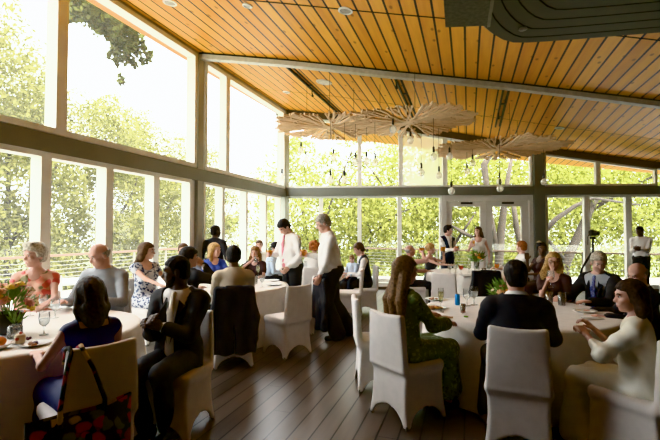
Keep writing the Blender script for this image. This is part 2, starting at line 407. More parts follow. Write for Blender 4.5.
    for n_ in 'LR':
        V,Q = surf(HP[n_],.0055 if h<.0135 else .0075,.006); parts.append((V,Q,0))
    mb=MB(); Mh=Matrix(Rhd.tolist())
    for s in (-1,1):
        mb.ell(Hd(s*.030,.0765,.003),(.011,.008,.0055),8,1,Mh); mb.ell(Hd(s*.030,.0835,.003),(.0052,.004,.0052),8,2,Mh)
        mb.tube([Hd(s*.014,.0865,.021),Hd(s*.031,.0865,.027),Hd(s*.046,.076,.022)],.0045,6,3)
    mb.tube([Hd(-.021,.0795,-.064),Hd(0,.0865,-.0625),Hd(.021,.0795,-.064)],[.003,.0055,.003],6,4)
    mb.tube([Hd(-.018,.079,-.070),Hd(0,.0855,-.0715),Hd(.018,.079,-.070)],[.003,.006,.003],6,4)
    VV=[];FF=[];MI=[];n0=0
    for V,Q,m_ in parts: VV.append(V); FF+= (Q+n0).tolist(); MI+=[m_]*len(Q); n0+=len(V)
    VV.append(np.array(mb.V)); FF+=[tuple(i+n0 for i in f) for f in mb.F]; MI+=mb.M
    hm = hair[1]; lip = LIPS[skin.name]
    mesh_obj('body', np.concatenate(VV), FF, [skin,EYEW,IRIS,hm or skin,lip], root, MI)
    if glasses:
        g=MB()
        for s in (-1,1):
            g.tube([Hd(s*.031+.021*math.cos(t),.098,.001+.018*math.sin(t)) for t in np.linspace(0,2*math.pi,13)],.0018,5)
            g.tube([Hd(s*.052,.096,.004),Hd(s*.079,.02,.006),Hd(s*.08,-.01,-.002)],.0018,5)
        g.tube([Hd(-.01,.099,.004),Hd(.01,.099,.004)],.0018,5); g.build('eyeglasses',mat('dark_frame',(.03,.02,.015),.3),root)
    do_hair(c,hair,fm,h)
    if beard is not None:
        bp=[p.inf(.006) for p in hp[1:3]]
        V,Q=surf(bp,.0075,.012,cuts=[lambda G:(c.hl(G)[...,2]+.045-.035*np.abs(c.hl(G)[...,0])/.05), lambda G:-(c.hl(G)[...,1]+.01)])
        mesh_obj('beard',V,Q,beard,root)
    ALLP.append(c)
    for g in garments: GARM[g[0]](c,g[1],dict(g[2]) if len(g)>2 else {},fm,h)
    return c
def do_hair(c,hair,fm,h):
    st,m = hair[0],hair[1]
    if st=='none' or m is None: return
    o = hair[2] if len(hair)>2 else {}
    Hd,hl=c.Hd,c.hl; M=c.Rh.T; t=o.get('t',.012); hv=.008 if h<.0155 else .0105
    cap=Prim(Hd(0,-.018,.034),Hd(0,-.018,.034),1.,M=M,sc=(.076+t,.096+t,.088+t)); P=[cap]
    fl=o.get('line',.062)
    def face(G):
        p=hl(G); f=np.minimum(p[...,1]-(.028+.3*np.maximum(p[...,2],-.02)), fl+.10*np.abs(p[...,0])/.07*-.2-p[...,2]); return f   # >0 inside the face region
    cuts=[face]; dz=lambda G: .0025*np.sin(hl(G)[...,0]*210+hl(G)[...,2]*40)*np.sin(hl(G)[...,1]*90+1.)
    if st=='short':
        P.append(Prim(Hd(0,-.055,-.03),Hd(0,-.055,-.03),1.,M=M,sc=(.072,.052+t,.06)))
        cuts.append(lambda G: np.minimum(-.02-hl(G)[...,2], hl(G)[...,1]+.02)); cuts.append(lambda G:-.078-hl(G)[...,2])
        if o.get('top'): P.append(Prim(Hd(-.03,.045,.115),Hd(.04,.05,.112),.026,.03))
    elif st=='fringe':
        cuts.append(lambda G:np.maximum(hl(G)[...,2]-.03-.3*np.maximum(0,hl(G)[...,1]),-1)); cuts.append(lambda G:-.07-hl(G)[...,2]); cuts.append(lambda G:hl(G)[...,1]-.0)
    elif st=='curly':
        rg=np.random.default_rng(3)
        for i in range(46):
            a=rg.uniform(0,2*math.pi); z=rg.uniform(-.75,1); r=math.sqrt(1-z*z); x,y,zz=.094*r*math.cos(a),-.022+.108*r*math.sin(a),.04+.1*z
            if y>.055 and zz<.06: continue
            P.append(Prim(Hd(x,y,zz),Hd(x,y,zz),rg.uniform(.022,.034)))
        cuts=[lambda G: np.minimum(np.minimum(hl(G)[...,1]-.05,.055-hl(G)[...,2]),.05-np.abs(hl(G)[...,0]))]
    elif st in('long','bob'):
        ln=o.get('len',.42) if st=='long' else o.get('len',.13); vol=o.get('vol',1.)
        for s in (-1,1):
            P.append(Prim(Hd(s*.062,-.02,.03),Hd(s*.082*vol,-.035,-.09),.036*vol,.034*vol))
            if st=='bob': P.append(Prim(Hd(s*.082*vol,-.035,-.09),Hd(s*.075*vol,-.03,-.03-ln),.036*vol,.026))
        P.append(Prim(Hd(0,-.07,.03),Hd(0,-.075,-.03-min(ln,.13)),.062,.066))
        if st=='bob': P.append(Prim(Hd(-.035,-.07,-.1),Hd(.035,-.07,-.1),.05,.05))
        else:
            T=c.T; base=Hd(0,-.08,-.10); f=o.get('front',0)
            for s in (-1,0,1):
                end=c.Hd(s*.09,-.09,-.1)
                tgt=T(s*.085,-.115,.575-.15-(ln-.2)) if not (f and s!=0) else T(s*.10,.13,.575-.12-(ln-.2)*.8)
                st_=Hd(s*.07,-.05 if s else -.08,-.05); mid=(st_+tgt)/2+ (c.Rt@v3(s*.015,.02 if f and s else -.03,.03))
                P+= [Prim(st_,mid,.046,.046*vol),Prim(mid,tgt,.046*vol,.022)]
    elif st=='updo':
        b=o.get('bun',(0,-.10,.03)); P.append(Prim(Hd(*b),Hd(*b),o.get('r',.045)))
        cuts.append(lambda G: np.minimum(-.03-hl(G)[...,2], hl(G)[...,1]+.03)); cuts.append(lambda G:-.075-hl(G)[...,2])
    V,Q=surf(P,hv,.02,cuts=cuts,dis=dz); mesh_obj('hair',V,Q,m,c.root)
def tags(c,*ts): return [p for p in c.P if any(p.tag.startswith(t) for t in ts)]
def sleeve(c,kind,e,wide=0.):
    out=[]
    if kind=='none': return out
    for n in 'LR':
        ua=tags(c,'ua'+n)[0]; fa=tags(c,'fa'+n)[0]
        if kind=='short': out.append(Prim(ua.a,ua.a+(ua.b-ua.a)*.6,ua.ra+e+.006,ua.rb+e+.014)); continue
        if kind=='cap': out.append(Prim(ua.a,ua.a+(ua.b-ua.a)*.22,ua.ra+e+.004,ua.rb+e+.01)); continue
        out.append(Prim(ua.a,ua.b,ua.ra+e+.004,ua.rb+e+wide*.6)); end=.90 if kind=='long' else .45
        out.append(Prim(fa.a,fa.a+(fa.b-fa.a)*end,fa.ra+e+wide,fa.rb+e+(wide if kind!='puff' else .0)+.004))
        if kind=='puff': out.append(Prim(ua.a+(ua.b-ua.a)*.1,ua.a+(ua.b-ua.a)*.45,ua.ra+.03,ua.ra+.02))
    return out
def wrinkle(c,amp=.003,f=38): return lambda G: amp*np.sin(G[...,0]*f+G[...,2]*f*.7+1.3*np.sin(G[...,2]*f*.5))*np.sin(G[...,1]*f*.8-G[...,2]*f*.55)
def g_top(c,m,o,fm,h):
    e=o.get('inf',.010); P=[p.inf(e) for p in tags(c,'torso')]
    hp=tags(c,'hip')[0]; q=Prim(hp.a,hp.b,1.,M=hp.M,sc=hp.s+e); P.append(q)
    if o.get('tail'): P.append(Prim(c.T(0,0,.05),c.T(0,-.01,-.12),.17,.175,M=c.Rt.T,sc=(1,.72,1)).inf(e))
    P+=sleeve(c,o.get('sleeves','long'),e,o.get('wide',0.))
    if o.get('collar',True): P.append(Prim(c.T(0,-.016,.475),c.T(0,-.012,.535),.062+e*.5 if not fm else .054+e*.5,.060+e*.5 if not fm else .05))
    tl=c.tl; nz=o.get('neck',.535); cuts=[lambda G: np.where(np.abs(tl(G)[...,0])<.09, tl(G)[...,2]-nz-(.25*(-tl(G)[...,1])), -1.)]
    if 'waist' in o: cuts.append(lambda G: np.where((np.abs(tl(G)[...,0])<.22)&(tl(G)[...,2]<o['waist']+.05), o['waist']-tl(G)[...,2], -1.) if not o.get('wp') else o['waist']-tl(G)[...,2])
    if 'scoop' in o:
        sc=o['scoop']; ctr=c.T(0,.11,.50); cuts.append(lambda G: sc-np.linalg.norm(G-ctr,axis=-1))
    if 'v' in o:
        z0,wd=o['v']; cuts.append(lambda G: np.minimum(np.minimum((tl(G)[...,2]-z0)*wd-np.abs(tl(G)[...,0]), tl(G)[...,1]-.02), .60-tl(G)[...,2]))
    V,Q=surf(P,h*.85,.028,cuts=cuts,dis=wrinkle(c,o.get('wr',.003)))
    ob=mesh_obj(o.get('name','shirt'),V,Q,m,c.root)
    if o.get('lapel'):
        z0=o['v'][0]; b=MB()
        for s in (-1,1):
            yf=lambda z:.13+.02*(1-z/.5)
            b.add([c.T(s*.012,yf(z0)+.02,z0),c.T(s*.085,yf(.3)+.008,.36),c.T(s*.095,.085,.40),c.T(s*.06,.06,.50),c.T(s*.05,.10,.44)],[(0,1,2,3,4) if s>0 else (4,3,2,1,0)])
        b.build('lapel',m,c.root)
    return ob
def g_trousers(c,m,o,fm,h):
    e=o.get('inf',.014); w=o.get('wide',0.); hp=tags(c,'hip')[0]; P=[Prim(hp.a,hp.b,1.,M=hp.M,sc=hp.s+e+.004)]
    if 'top' in o:
        P.append(Prim(c.T(0,0,0),c.T(0,0,o['top']),.158,.15,M=c.Rt.T,sc=(1,.78,1)).inf(e))
    for n in 'LR':
        th=tags(c,'th'+n)[0]; sh=tags(c,'sh'+n)[0]
        P+=[Prim(th.a,th.b,th.ra+e,th.rb+e+w*.5+.008), Prim(sh.a,sh.a+(sh.b-sh.a)*.97,sh.ra+e+w*.5+.004,sh.rb+e+w+.016)]
    V,Q=surf(P,h*.9,.025,dis=wrinkle(c,.003,30)); mesh_obj('trousers',V,Q,m,c.root)
    if o.get('belt') is not None: pass
def g_skirt_prims(c,o):
    e=o.get('inf',.014); P=[]; ln=o.get('length',.5)
    hp=tags(c,'hip')[0]; P.append(Prim(hp.a,hp.b,1.,M=hp.M,sc=hp.s+e+.006))
    kl,kr=c.K['L'],c.K['R']; km=(kl+kr)/2; am=(c.An['L']+c.An['R'])/2
    sp=abs(kl[0]-kr[0])/2+.07
    th=tags(c,'th'); P+=[Prim(t.a,t.b,t.ra+e+.005,t.rb+e+.02) for t in th]
    P.append(Prim(c.H+v3(0,.05,0),km,.09,.075,sc=(1.5,1,1)))
    if ln>.1:
        ends=km+(am-km)*min(ln,1.); P.append(Prim(km,ends,.078,.10+o.get('flare',.02),sc=(1.55,1,1)))
        for n in 'LR': P.append(Prim(c.K[n],c.K[n]+(c.An[n]-c.K[n])*min(ln,1.),.07,.075+o.get('flare',.02)))
    return P
def g_dress(c,m,o,fm,h):
    o.setdefault('collar',False); o.setdefault('neck',.50); e=o.get('inf',.012)
    P=[p.inf(e) for p in tags(c,'torso')]+sleeve(c,o.get('sleeves','none'),e,o.get('wide',0.))+g_skirt_prims(c,o)
    tl=c.tl; nz=o['neck']; cuts=[lambda G: np.where(np.abs(tl(G)[...,0])<o.get('nw',.085), tl(G)[...,2]-nz+.25*np.maximum(tl(G)[...,1],0), -1.)]
    if 'scoop' in o: cc=c.T(0,.12,.50); cuts.append(lambda G:o['scoop']-np.linalg.norm(G-cc,axis=-1))
    if 'strapless' in o: cuts.append(lambda G: np.where((tl(G)[...,2]>.2), tl(G)[...,2]-o['strapless'],-1.))
    if 'strap' in o:
        pass
    V,Q=surf(P,h*.85,.03,cuts=cuts,dis=wrinkle(c,o.get('wr',.004),30)); mesh_obj('dress',V,Q,m,c.root)
    if 'strap' in o:
        b=MB()
        for s in (-1,1):
            b.tube([c.T(s*.075,.135,.36),c.T(s*.085,.085,.45),c.T(s*.085,.0,.505),c.T(s*.08,-.07,.44),c.T(s*.075,-.11,.36)],o['strap'],6)
        b.build('shoulder_strap',m,c.root)
def g_skirt(c,m,o,fm,h):
    V,Q=surf(g_skirt_prims(c,o),h*.9,.03,dis=wrinkle(c,.004,30)); mesh_obj('skirt',V,Q,m,c.root)
def g_tie(c,m,o,fm,h):
    f=o.get('y',.118); M=c.Rt.T; z1=o.get('end',.06)
    P=[Prim(c.T(0,f-.045,.495),c.T(0,f-.035,.475),.02,.016),Prim(c.T(0,f-.03,.47),c.T(0,f+.012,.36),.018,.026,M=M,sc=(1,.3,1)),Prim(c.T(0,f+.012,.36),c.T(0,f+o.get('by',.025),z1),.026,.04,M=M,sc=(1,.28,1))]
    V,Q=surf(P,.008,.01); mesh_obj('necktie',V,Q,m,c.root)
def g_shoes(c,m,o,fm,h):
    for n in 'LR':
        p=tags(c,'ft'+n)[0]; V,Q=surf([p.inf(.010)],.011,.01,cuts=[lambda G:.004-G[...,2]]); mesh_obj('shoe',V,Q,m,c.root)
GARM={'top':g_top,'trousers':g_trousers,'dress':g_dress,'skirt':g_skirt,'tie':g_tie,'shoes':g_shoes}
# ---------------------------------------------------------------- banquet furniture
def chair_mesh(m):
    h=.0125; P=[Prim((0,.0,.445),(0,.0,.445),.03,box=(.19,.19,.01)),
       Prim((0,-.205,.66),(0,-.205,.66),.018,M=Rx(.07).T if False else Rx(.07),box=(.195,.012,.215)),
       Prim((0,0,.22),(0,0,.22),.02,box=(.19,.19,.22))]
    V,Q=surf(P,h,.035,cuts=[lambda G:.008-G[...,2],
        lambda G: np.minimum(.415-G[...,2],.192-np.maximum(np.abs(G[...,0]),np.abs(G[...,1]))),
        lambda G: 1-np.sqrt((G[...,0]/.165)**2+(G[...,2]/.13)**2) if True else 0,
        lambda G: (1-np.sqrt((G[...,1]/.165)**2+(G[...,2]/.13)**2))])
    # flare the skirt towards the feet, narrow the back towards its top, tilt it and sag its top edge
    z=V[:,2]; t=np.clip((.42-z)/.42,0,1)**1.3
    V[:,0]*=1+.10*t-.07*np.sin(np.clip(z/.42,0,1)*math.pi); V[:,1]*=1+.12*t
    u=np.clip((z-.47)/.43,0,1); V[:,0]*=1-.10*u**1.5; V[:,1]-=.045*u+.02*u*(1-np.clip(np.abs(V[:,0])/.2,0,1)**2); V[:,2]-=.012*u*(1-(V[:,0]/.19)**2)
    return V,Q
def make_chair(m,label,pos,face,group):
    root=empty('banquet_chair',(pos[0],pos[1],0),math.atan2(-face[0],face[1]),label,'chair',group)
    V,Q=chair_mesh(m); mesh_obj('chair_cover',V,Q,m,root)
    for sx in (-1,1):
        for sy in (-1,1):
            MB().lathe([(.014,0),(.016,.004),(.013,.03)],(sx*.212,sy*.216,.0),10).build('leg',mat('chair_foot',(.25,.24,.22),.4,.6),root)
    return root
def cloth_mesh(R,ht,folds,seed,amp=.045):
    rg=np.random.default_rng(seed); n=180; th=np.linspace(0,2*math.pi,n,endpoint=False); ph=rg.uniform(0,6.28,4)
    rings=[(0.,ht,0)]+[(R*f,ht,0) for f in (.3,.6,.85,.96)]+[(R*.992,ht-.004,0.02),(R+.006,ht-.02,.05)]
    for q in np.linspace(.1,1,9): rings.append((R+.012+.05*q,ht-.02-(ht-.03)*q,q))
    V=[];Fc=[]
    fo=np.sin(folds*th+ph[0]+.8*np.sin(3*th+ph[1]))*.6+.4*np.sin((folds*1.7//1)*th+ph[2])
    for r,z,q in rings:
        rr=r+amp*(q**.8)*fo; V+=[(rr[i]*math.cos(th[i]),rr[i]*math.sin(th[i]),z) for i in range(n)]
    for j in range(len(rings)-1):
        for i in range(n):
            i2=(i+1)%n; Fc.append((j*n+i,(j+1)*n+i,(j+1)*n+i2,j*n+i2))
    return V,[f[::-1] for f in Fc]
def make_table(m,label,pos,R,seed,group,ht=.75):
    root=empty('banquet_table',(pos[0],pos[1],0),0,label,'table',group)
    V,Fc=cloth_mesh(R,ht,13,seed); mesh_obj('tablecloth',V,Fc,m,root)
    return root
def drape_jacket(label,m,pos,face,top=.93,group=None,length=.74,w=.20,name='suit_jacket',hand=False,z0=0.):
    rz=math.atan2(-face[0],face[1]); root=empty(name,(pos[0],pos[1],z0),rz,label,'jacket',group)
    y=-.315 if not hand else 0.; hl=length/2; P=[Prim((0,y,top-hl),(0,y,top-hl),.016,box=(w,.010,hl-.016))]
    if not hand: P.append(Prim((0,y+.05,top-.02),(0,y+.05,top-.02),.016,box=(w-.012,.045,.006)))
    for s in (-1,1):
        P+=[Prim((s*(w-.015),y+.02,top-.04),(s*(w+.025),y+.012,top-.34),.036,.040),Prim((s*(w+.025),y+.012,top-.34),(s*(w+.008),y+.03,top-.58),.040,.034)]
    def dis(G):
        t=np.clip((top-G[...,2])*1.6,0,1); return .010*np.sin(G[...,0]*38+2.5*np.sin(G[...,2]*4))*t+.004*np.sin(G[...,2]*23+G[...,0]*15)
    V,Q=surf(P,.0115,.022,dis=dis,cuts=[lambda G:.01-G[...,2],lambda G:.004-np.maximum(np.abs(G[...,0]),(G[...,2]-(top-length+.32))*.6)])
    t=np.clip((top-V[:,2])/length,0,1); V[:,0]*=1+.10*t; V[:,1]-=.035*t*(0 if hand else 1)
    mesh_obj('jacket_shell',V,Q,m,root)
    V,Q=surf([Prim((-.08,y+.0,top-.002),(.08,y+.0,top-.002),.022),Prim((-.11,y-.008,top-.025),(.11,y-.008,top-.025),.02)],.01,.02); mesh_obj('collar',V,Q,m,root)
    return root
WORLD_S=4.0; SUN_S=7.0; EXPO=1.72; GAM=1.02; VT='Khronos PBR Neutral'; LOOK='None'
# ================================================================ palette
SKL=mat('skin_light',(.55,.34,.25),.5); SKP=mat('skin_pink',(.60,.36,.28),.5); SKD=mat('skin_dark',(.16,.09,.055),.42); SKB=mat('skin_black',(.085,.048,.032),.42)
LIPS={'skin_light':mat('lip_light',(.42,.18,.15),.4),'skin_pink':mat('lip_pink',(.45,.18,.15),.4),'skin_dark':mat('lip_dark',(.06,.03,.025),.4),'skin_black':mat('lip_black',(.03,.016,.012),.4)}
def hairm(n,c): return mat(n,c,.6,var=.5,scale=55,bump=.3,spec=.3)
H_BR=hairm('hair_brown',(.085,.045,.022)); H_DB=hairm('hair_dark_brown',(.04,.022,.012)); H_CH=hairm('hair_chestnut',(.14,.08,.038)); H_DK=hairm('hair_dark',(.012,.009,.008)); H_BL=hairm('hair_blond',(.42,.27,.12)); H_LB=hairm('hair_light_brown',(.20,.105,.045)); H_GY=hairm('hair_grey',(.33,.30,.26)); H_RD=hairm('hair_red',(.30,.10,.03)); H_SV=hairm('hair_silver',(.42,.38,.30))
WHITE=mat('white_shirt_cloth',(.82,.80,.77),.8,var=.05,bump=.15); CREAMS=mat('tan_shirt_cloth',(.52,.44,.33),.8,var=.06,bump=.2); GREYS=mat('grey_shirt_cloth',(.36,.38,.40),.8,var=.06,bump=.2); PINKS=mat('pink_shirt_cloth',(.62,.38,.32),.8,var=.05,bump=.2)
LBLUE=mat('pale_blue_shirt_cloth',(.5,.58,.68),.8,var=.05); BLACK=mat('black_suit_cloth',(.022,.022,.026),.75,bump=.2); DKSUIT=mat('charcoal_suit_cloth',(.03,.03,.032),.75,bump=.2); NAVYV=mat('navy_vest_cloth',(.014,.02,.035),.7)
TROU=mat('dark_trouser_cloth',(.018,.018,.019),.8,bump=.2); OLIVE=mat('olive_grey_trouser_cloth',(.10,.11,.09),.85); BLUED=mat('royal_blue_dress_cloth',(.012,.02,.11),.6,bump=.15); BLUEB=mat('bright_blue_dress_cloth',(.05,.09,.35),.7)
SATIN=mat('cream_satin_cloth',(.80,.78,.66),.33,var=.05,bump=.15,scale=6); BRIDEW=mat('bridal_white_cloth',(.78,.74,.68),.6,var=.05); SHOEM=mat('black_shoe_leather',(.012,.011,.010),.3); BROWNSH=mat('brown_shoe_leather',(.10,.05,.03),.4)
CORAL=floral('coral_floral_cloth',(.62,.36,.26),[(.62,.13,.09),(.22,.20,.10),(.70,.30,.22),(.55,.10,.08)],13,.7,.5)
NAVYF=floral('navy_floral_cloth',(.45,.45,.46),[(.02,.03,.08),(.05,.07,.13),(.02,.03,.08)],26,.7,.45)
GREENF=floral('green_floral_cloth',(.11,.15,.055),[(.21,.28,.11),(.05,.07,.025),(.32,.38,.19),(.08,.12,.04)],30,.75,.4)
BAGF=floral('tote_floral_cloth',(.012,.010,.010),[(.42,.03,.04),(.012,.01,.01),(.60,.40,.22),(.012,.01,.01),(.22,.02,.03),(.10,.09,.03)],15,.7,.55)
MAROON=mat('maroon_dress_cloth',(.035,.013,.012),.7); CHAIRW=mat('white_chair_cover_cloth',(.74,.70,.66),.75,var=.04,bump=.08); CLOTHW=mat('white_table_cloth',(.80,.77,.72),.8,var=.04)
T_PINK=mat('pink_tie_silk',(.62,.22,.26),.5); T_CREAM=mat('cream_tie_silk',(.78,.70,.55),.5); T_BLACK=mat('black_tie_silk',(.012,.012,.014),.4); T_BLUE=floral('blue_tie_silk',(.02,.03,.12),[(.03,.05,.2),(.15,.17,.3)],50,.5,.5)
FRAME=mat('window_frame_paint',(.78,.79,.72),.5,var=.05,scale=3); FRAMEW=mat('door_frame_paint',(.62,.60,.54),.5,var=.04,scale=3); STEEL=mat('grey_green_steel_paint',(.23,.24,.20),.45,var=.08,scale=2); STEEL_SHADE=mat('shaded_steel_paint',(.185,.195,.165),.45,var=.06,scale=2); STEELL=mat('sage_post_paint',(.42,.43,.37),.45,var=.06,scale=2); DARKM=mat('dark_metal',(.03,.028,.024),.45,.3)  # darker steel copy paints in the dimmer light of the back wall
GLZ=glassmat('window_glass',haze=.022,hazecol=(1,.97,.85)); GLZL=glassmat('left_window_glass',haze=.035,hazecol=(1,.97,.86)); GLZF=glassmat('frosted_window_glass',haze=.55,hazecol=(.9,.92,.85)); GLS=glassmat('drinking_glass',(.95,.97,.96),gloss=.3)  # pane haze imitates the window glare veiling the view
WATER=glassmat('water_in_glass',(.93,.95,.95),gloss=.2,haze=.35); ORANGE=leafmat('orange_juice',(.95,.38,.03),(1,.46,.05),.6); PINKDR=leafmat('pink_drink',(.8,.15,.10),(.9,.2,.12),.6); AMBER=glassmat('amber_drink',(.75,.22,.06),gloss=.15,haze=.5,hazecol=(.9,.25,.06)); PALEDR=glassmat('pale_sparkling_drink',(.92,.88,.66),gloss=.1,haze=.2,hazecol=(1,.95,.7))
LEAF=mat('bouquet_leaf',(.17,.29,.07),.6,var=.3); PORC=mat('white_porcelain',(.75,.74,.70),.25,var=.02); WOODCH=mat('chandelier_plywood',(.68,.49,.30),.65,var=.12,scale=5)
# ================================================================ room shell
RZW=-ANG; S0=-7.0
Z_SILL0=left_z(5,120.5); Z_BT=left_z(5,126); Z_BB=left_z(5,146); Z_GT=left_z(5,156.5); Z_CL=left_z(186,49)
floor_m=boards('floor_boards',((.072,.058,.048),(.155,.130,.110)),(.006,.005,.004),.158,.013,.33,off=.3,knots=False,length=4.5,spec=.6,bump=.4)
R0=7.5                                                     # room-frame x of the right wall at its back
o=MB().box(((XL+R0)/2+.5,(S0+YC+3)/2,-.1),(R0-XL+1.4,YC+3.4-S0,.2)).build('floor',floor_m,rz=RZW); tag(o,kind='structure')
# ceiling profile
beam_s=left_s(193)
bx0,by0=wor2(XL,beam_s)
def beam_hit(px,py):
    r=ray(px,py); n=BN; s=(Vector((bx0,by0,0)).dot(n))/(r.x*n.x+r.y*n.y); p=Vector((r.x*s,r.y*s,H+r.z*s)); return p
prof=[(XL-.35,Z_CL+.01)]
for px,py in ((197,53),(240,56.2),(285,59.8),(340,65.5),(390,71),(438,75.6),(508,82.6),(580,91),(658,100.5)):
    p=beam_hit(px,py); prof.append((loc2(p.x,p.y)[0],p.z))
(xa,za),(xb,zb)=prof[-2],prof[-1]; sl=(zb-za)/(xb-xa)
for i in range(1,8): prof.append((xb+i*.9,zb+sl*1.02*i*.9))
def lerpp(pr,x):
    for (a,za),(b,zb) in zip(pr,pr[1:]):
        if x<=b: return za+(zb-za)*(x-a)/(b-a)
    (a,za),(b,zb)=pr[-2:]; return zb+(zb-za)/(b-a)*(x-b)
def back_hit(px,py):
    t=back_t(px); p=Vector((CX,CY,0))+BD*t; return loc2(p.x,p.y)[0], back_z(px,py)
bprof=[back_hit(*q) for q in ((284,110),(345,116),(464,134.5),(491,139),(561,150),(660,163))]
bprof=[(XL-.35,bprof[0][1])]+bprof
GB=loc2(BD.x,BD.y)[1]/loc2(BD.x,BD.y)[0]
def ceil_z(x,y):
    t=(y-(x-XL)*GB-beam_s)/(YC-beam_s); t=max(0,min(1.1,t)); return lerpp(prof,x)*(1-t)+lerpp(bprof,x)*t
def cz(p): return ceil_z(*loc2(p[0],p[1]))
def ceil_hit(px,py):
    r=ray(px,py); s=1.
    for i in range(60):
        p=Vector((r.x*s,r.y*s,H+r.z*s)); s*= (cz(p)-H)/(p.z-H)*.6+.4
    return Vector((r.x*s,r.y*s,H+r.z*s))
q=[loc2(ceil_hit(540+x/4.4,60).x,ceil_hit(540+x/4.4,60).y)[0] for x in (85,150,215,285,355,430,500)]
CP=(q[-1]-q[0])/6; print('ceiling pitch',CP,'floor', 'zc',Z_CL, 'beam z',Z_BB,Z_BT,Z_GT)
ceil_m=boards('ceiling_boards',((.62,.245,.028),(.82,.41,.075)),(.018,.010,.005),CP,.030,.42,off=-q[0]/CP,knots=True,length=40,seam=False,spec=.35,bump=.5)
xs=[a for a,_ in prof]; xs2=sorted(set(list(np.linspace(xs[0],xs[-1],60))))
V=[];Fc=[]; ys=[S0]+list(np.linspace(beam_s-1,YC+4.,26)); n=len(xs2); m_=len(ys)
for up_ in (0,.3):
    for yy in ys: V+=[(x,yy,ceil_z(x,yy)+up_) for x in xs2]
o2=n*m_
for j in range(m_-1):
    for i in range(n-1):
        q4=(j*n+i,j*n+i+1,(j+1)*n+i+1,(j+1)*n+i); Fc.append(q4[::-1]); Fc.append(tuple(v+o2 for v in q4))
for i in range(n-1): Fc+=[(i,i+1,o2+i+1,o2+i),((m_-1)*n+i+1,(m_-1)*n+i,o2+(m_-1)*n+i,o2+(m_-1)*n+i+1)]
for j in range(m_-1): Fc+=[((j+1)*n,j*n,o2+j*n,o2+(j+1)*n),(j*n+n-1,(j+1)*n+n-1,o2+(j+1)*n+n-1,o2+j*n+n-1)]
o=mesh_obj('ceiling',V,Fc,ceil_m,rz=RZW,smooth=False); tag(o,kind='structure')
WNUM=[0]
def window(loc,rz,polys,glass,frame_bars,fm=FRAME):
    WNUM[0]+=1; root=empty('window_%d'%WNUM[0],loc,rz,kind='structure')
    g=MB()
    for p in polys:                                           # p: list of (along, z), local plane y=0
        g.add([(a,0,z) for a,z in p],[tuple(range(len(p)))])
    g.build('glass_pane',glass,root)
    f=MB()
    for b in frame_bars: f.add(*b)
    f.build('window_frame',fm,root); return root
def barprism(p0,p1,w,d,up=False):
    """bar in the (along,z) plane from p0 to p1: corners given as 4 points, extruded by depth d"""
def quad_bar(pts,y0,y1):
    P=[(a,y0,z) for a,z in pts]+[(a,y1,z) for a,z in pts]; n=len(pts)
    Fc=[tuple(range(n)),tuple(range(2*n-1,n-1,-1))]+[(i,i+n,(i+1)%n+n,(i+1)%n) for i in range(n)]
    return P,[f[::-1] for f in Fc]
def framed(loc,rz,a0,a1,z0,z1l,z1r,glass,fw=.055,d0=-.05,d1=.05,fm=FRAME,fb=None,fl=None,fr=None):
    """window opening a0..a1, z0 to a top that may slope: frame bars inside the opening, pane inside"""
    fb=fw if fb is None else fb; fl=fw if fl is None else fl; fr=fw if fr is None else fr
    sl=(z1r-z1l)/(a1-a0); top=lambda a:z1l+sl*(a-a0)
    i0,i1=a0+fl,a1-fr
    bars=[quad_bar([(a0,z0),(a1,z0),(a1,z0+fb),(a0,z0+fb)],d0,d1), quad_bar([(a0,top(a0)-fw),(a1,top(a1)-fw),(a1,top(a1)),(a0,top(a0))],d0,d1),
          quad_bar([(a0,z0+fb),(i0,z0+fb),(i0,top(i0)-fw),(a0,top(a0)-fw)],d0,d1), quad_bar([(i1,z0+fb),(a1,z0+fb),(a1,top(a1)-fw),(i1,top(i1)-fw)],d0,d1)]
    return window(loc,rz,[[(i0,z0+fb),(i1,z0+fb),(i1,top(i1)-fw),(i0,top(i0)-fw)]],glass,bars,fm)
# ---- left wall: local along-axis = room y; object rotated so that local x runs along W
LROT=math.pi/2-ANG; LLOC=wor2(XL,0)+(0,)
sL=left_s
ftop=Z_CL-.03
post_a,post_b=sL(191.5),sL(198)
wb=sL(185)-sL(52); 
up=[(sL(52)-wb,sL(52)),(sL(52),sL(190.5))]
up_n=[(sL(52)-2*wb-.3,sL(52)-wb-.3),(sL(52)-3*wb-.3,sL(52)-2*wb-.3)]
lows=[sL(38),sL(102.5),sL(150),sL(186)]
d=lows[1]-lows[0]; near=[lows[0]-d*i for i in range(1,4)][::-1]; SN=near[0]
allm=near+lows
for a,b in up+[(SN,sL(52)-wb)]: framed(LLOC,LROT,a,b,Z_SILL0-.05,ftop,ftop,GLZL,fw=.075,d0=-.125,d1=.06)
for a,b in ((sL(199),sL(222.5)),(sL(222.5),sL(281))): framed(LLOC,LROT,a,b,Z_SILL0-.05,ftop,ftop,GLZL,fw=.08,d0=-.12)
for a,b in zip(allm,allm[1:]): framed(LLOC,LROT,a,b,.05,Z_BB,Z_BB,GLZL,fw=.065,fb=.12,d0=-.12,d1=.05)
l2=[sL(198.5),sL(218.3),sL(242.3),sL(262),sL(277)]
for a,b in zip(l2,l2[1:]): framed(LLOC,LROT,a,b,.05,Z_BB,Z_BB,GLZL,fw=.05,fb=.12,d0=-.12)
b=MB().box((0,(S0+YC)/2,(Z_BT+Z_BB)/2),(.26,YC-S0,Z_BT-Z_BB)); tag(b.build('trim_1',STEEL,loc=LLOC,rz=RZW),kind='structure')      # transom beam, left
b=MB().box((0,(post_a+post_b)/2,Z_CL/2),(.24,.16,Z_CL)).box((0,SN-.08,Z_CL/2),(.26,.2,Z_CL)); tag(b.build('trim_2',STEELL,loc=LLOC,rz=RZW),kind='structure')
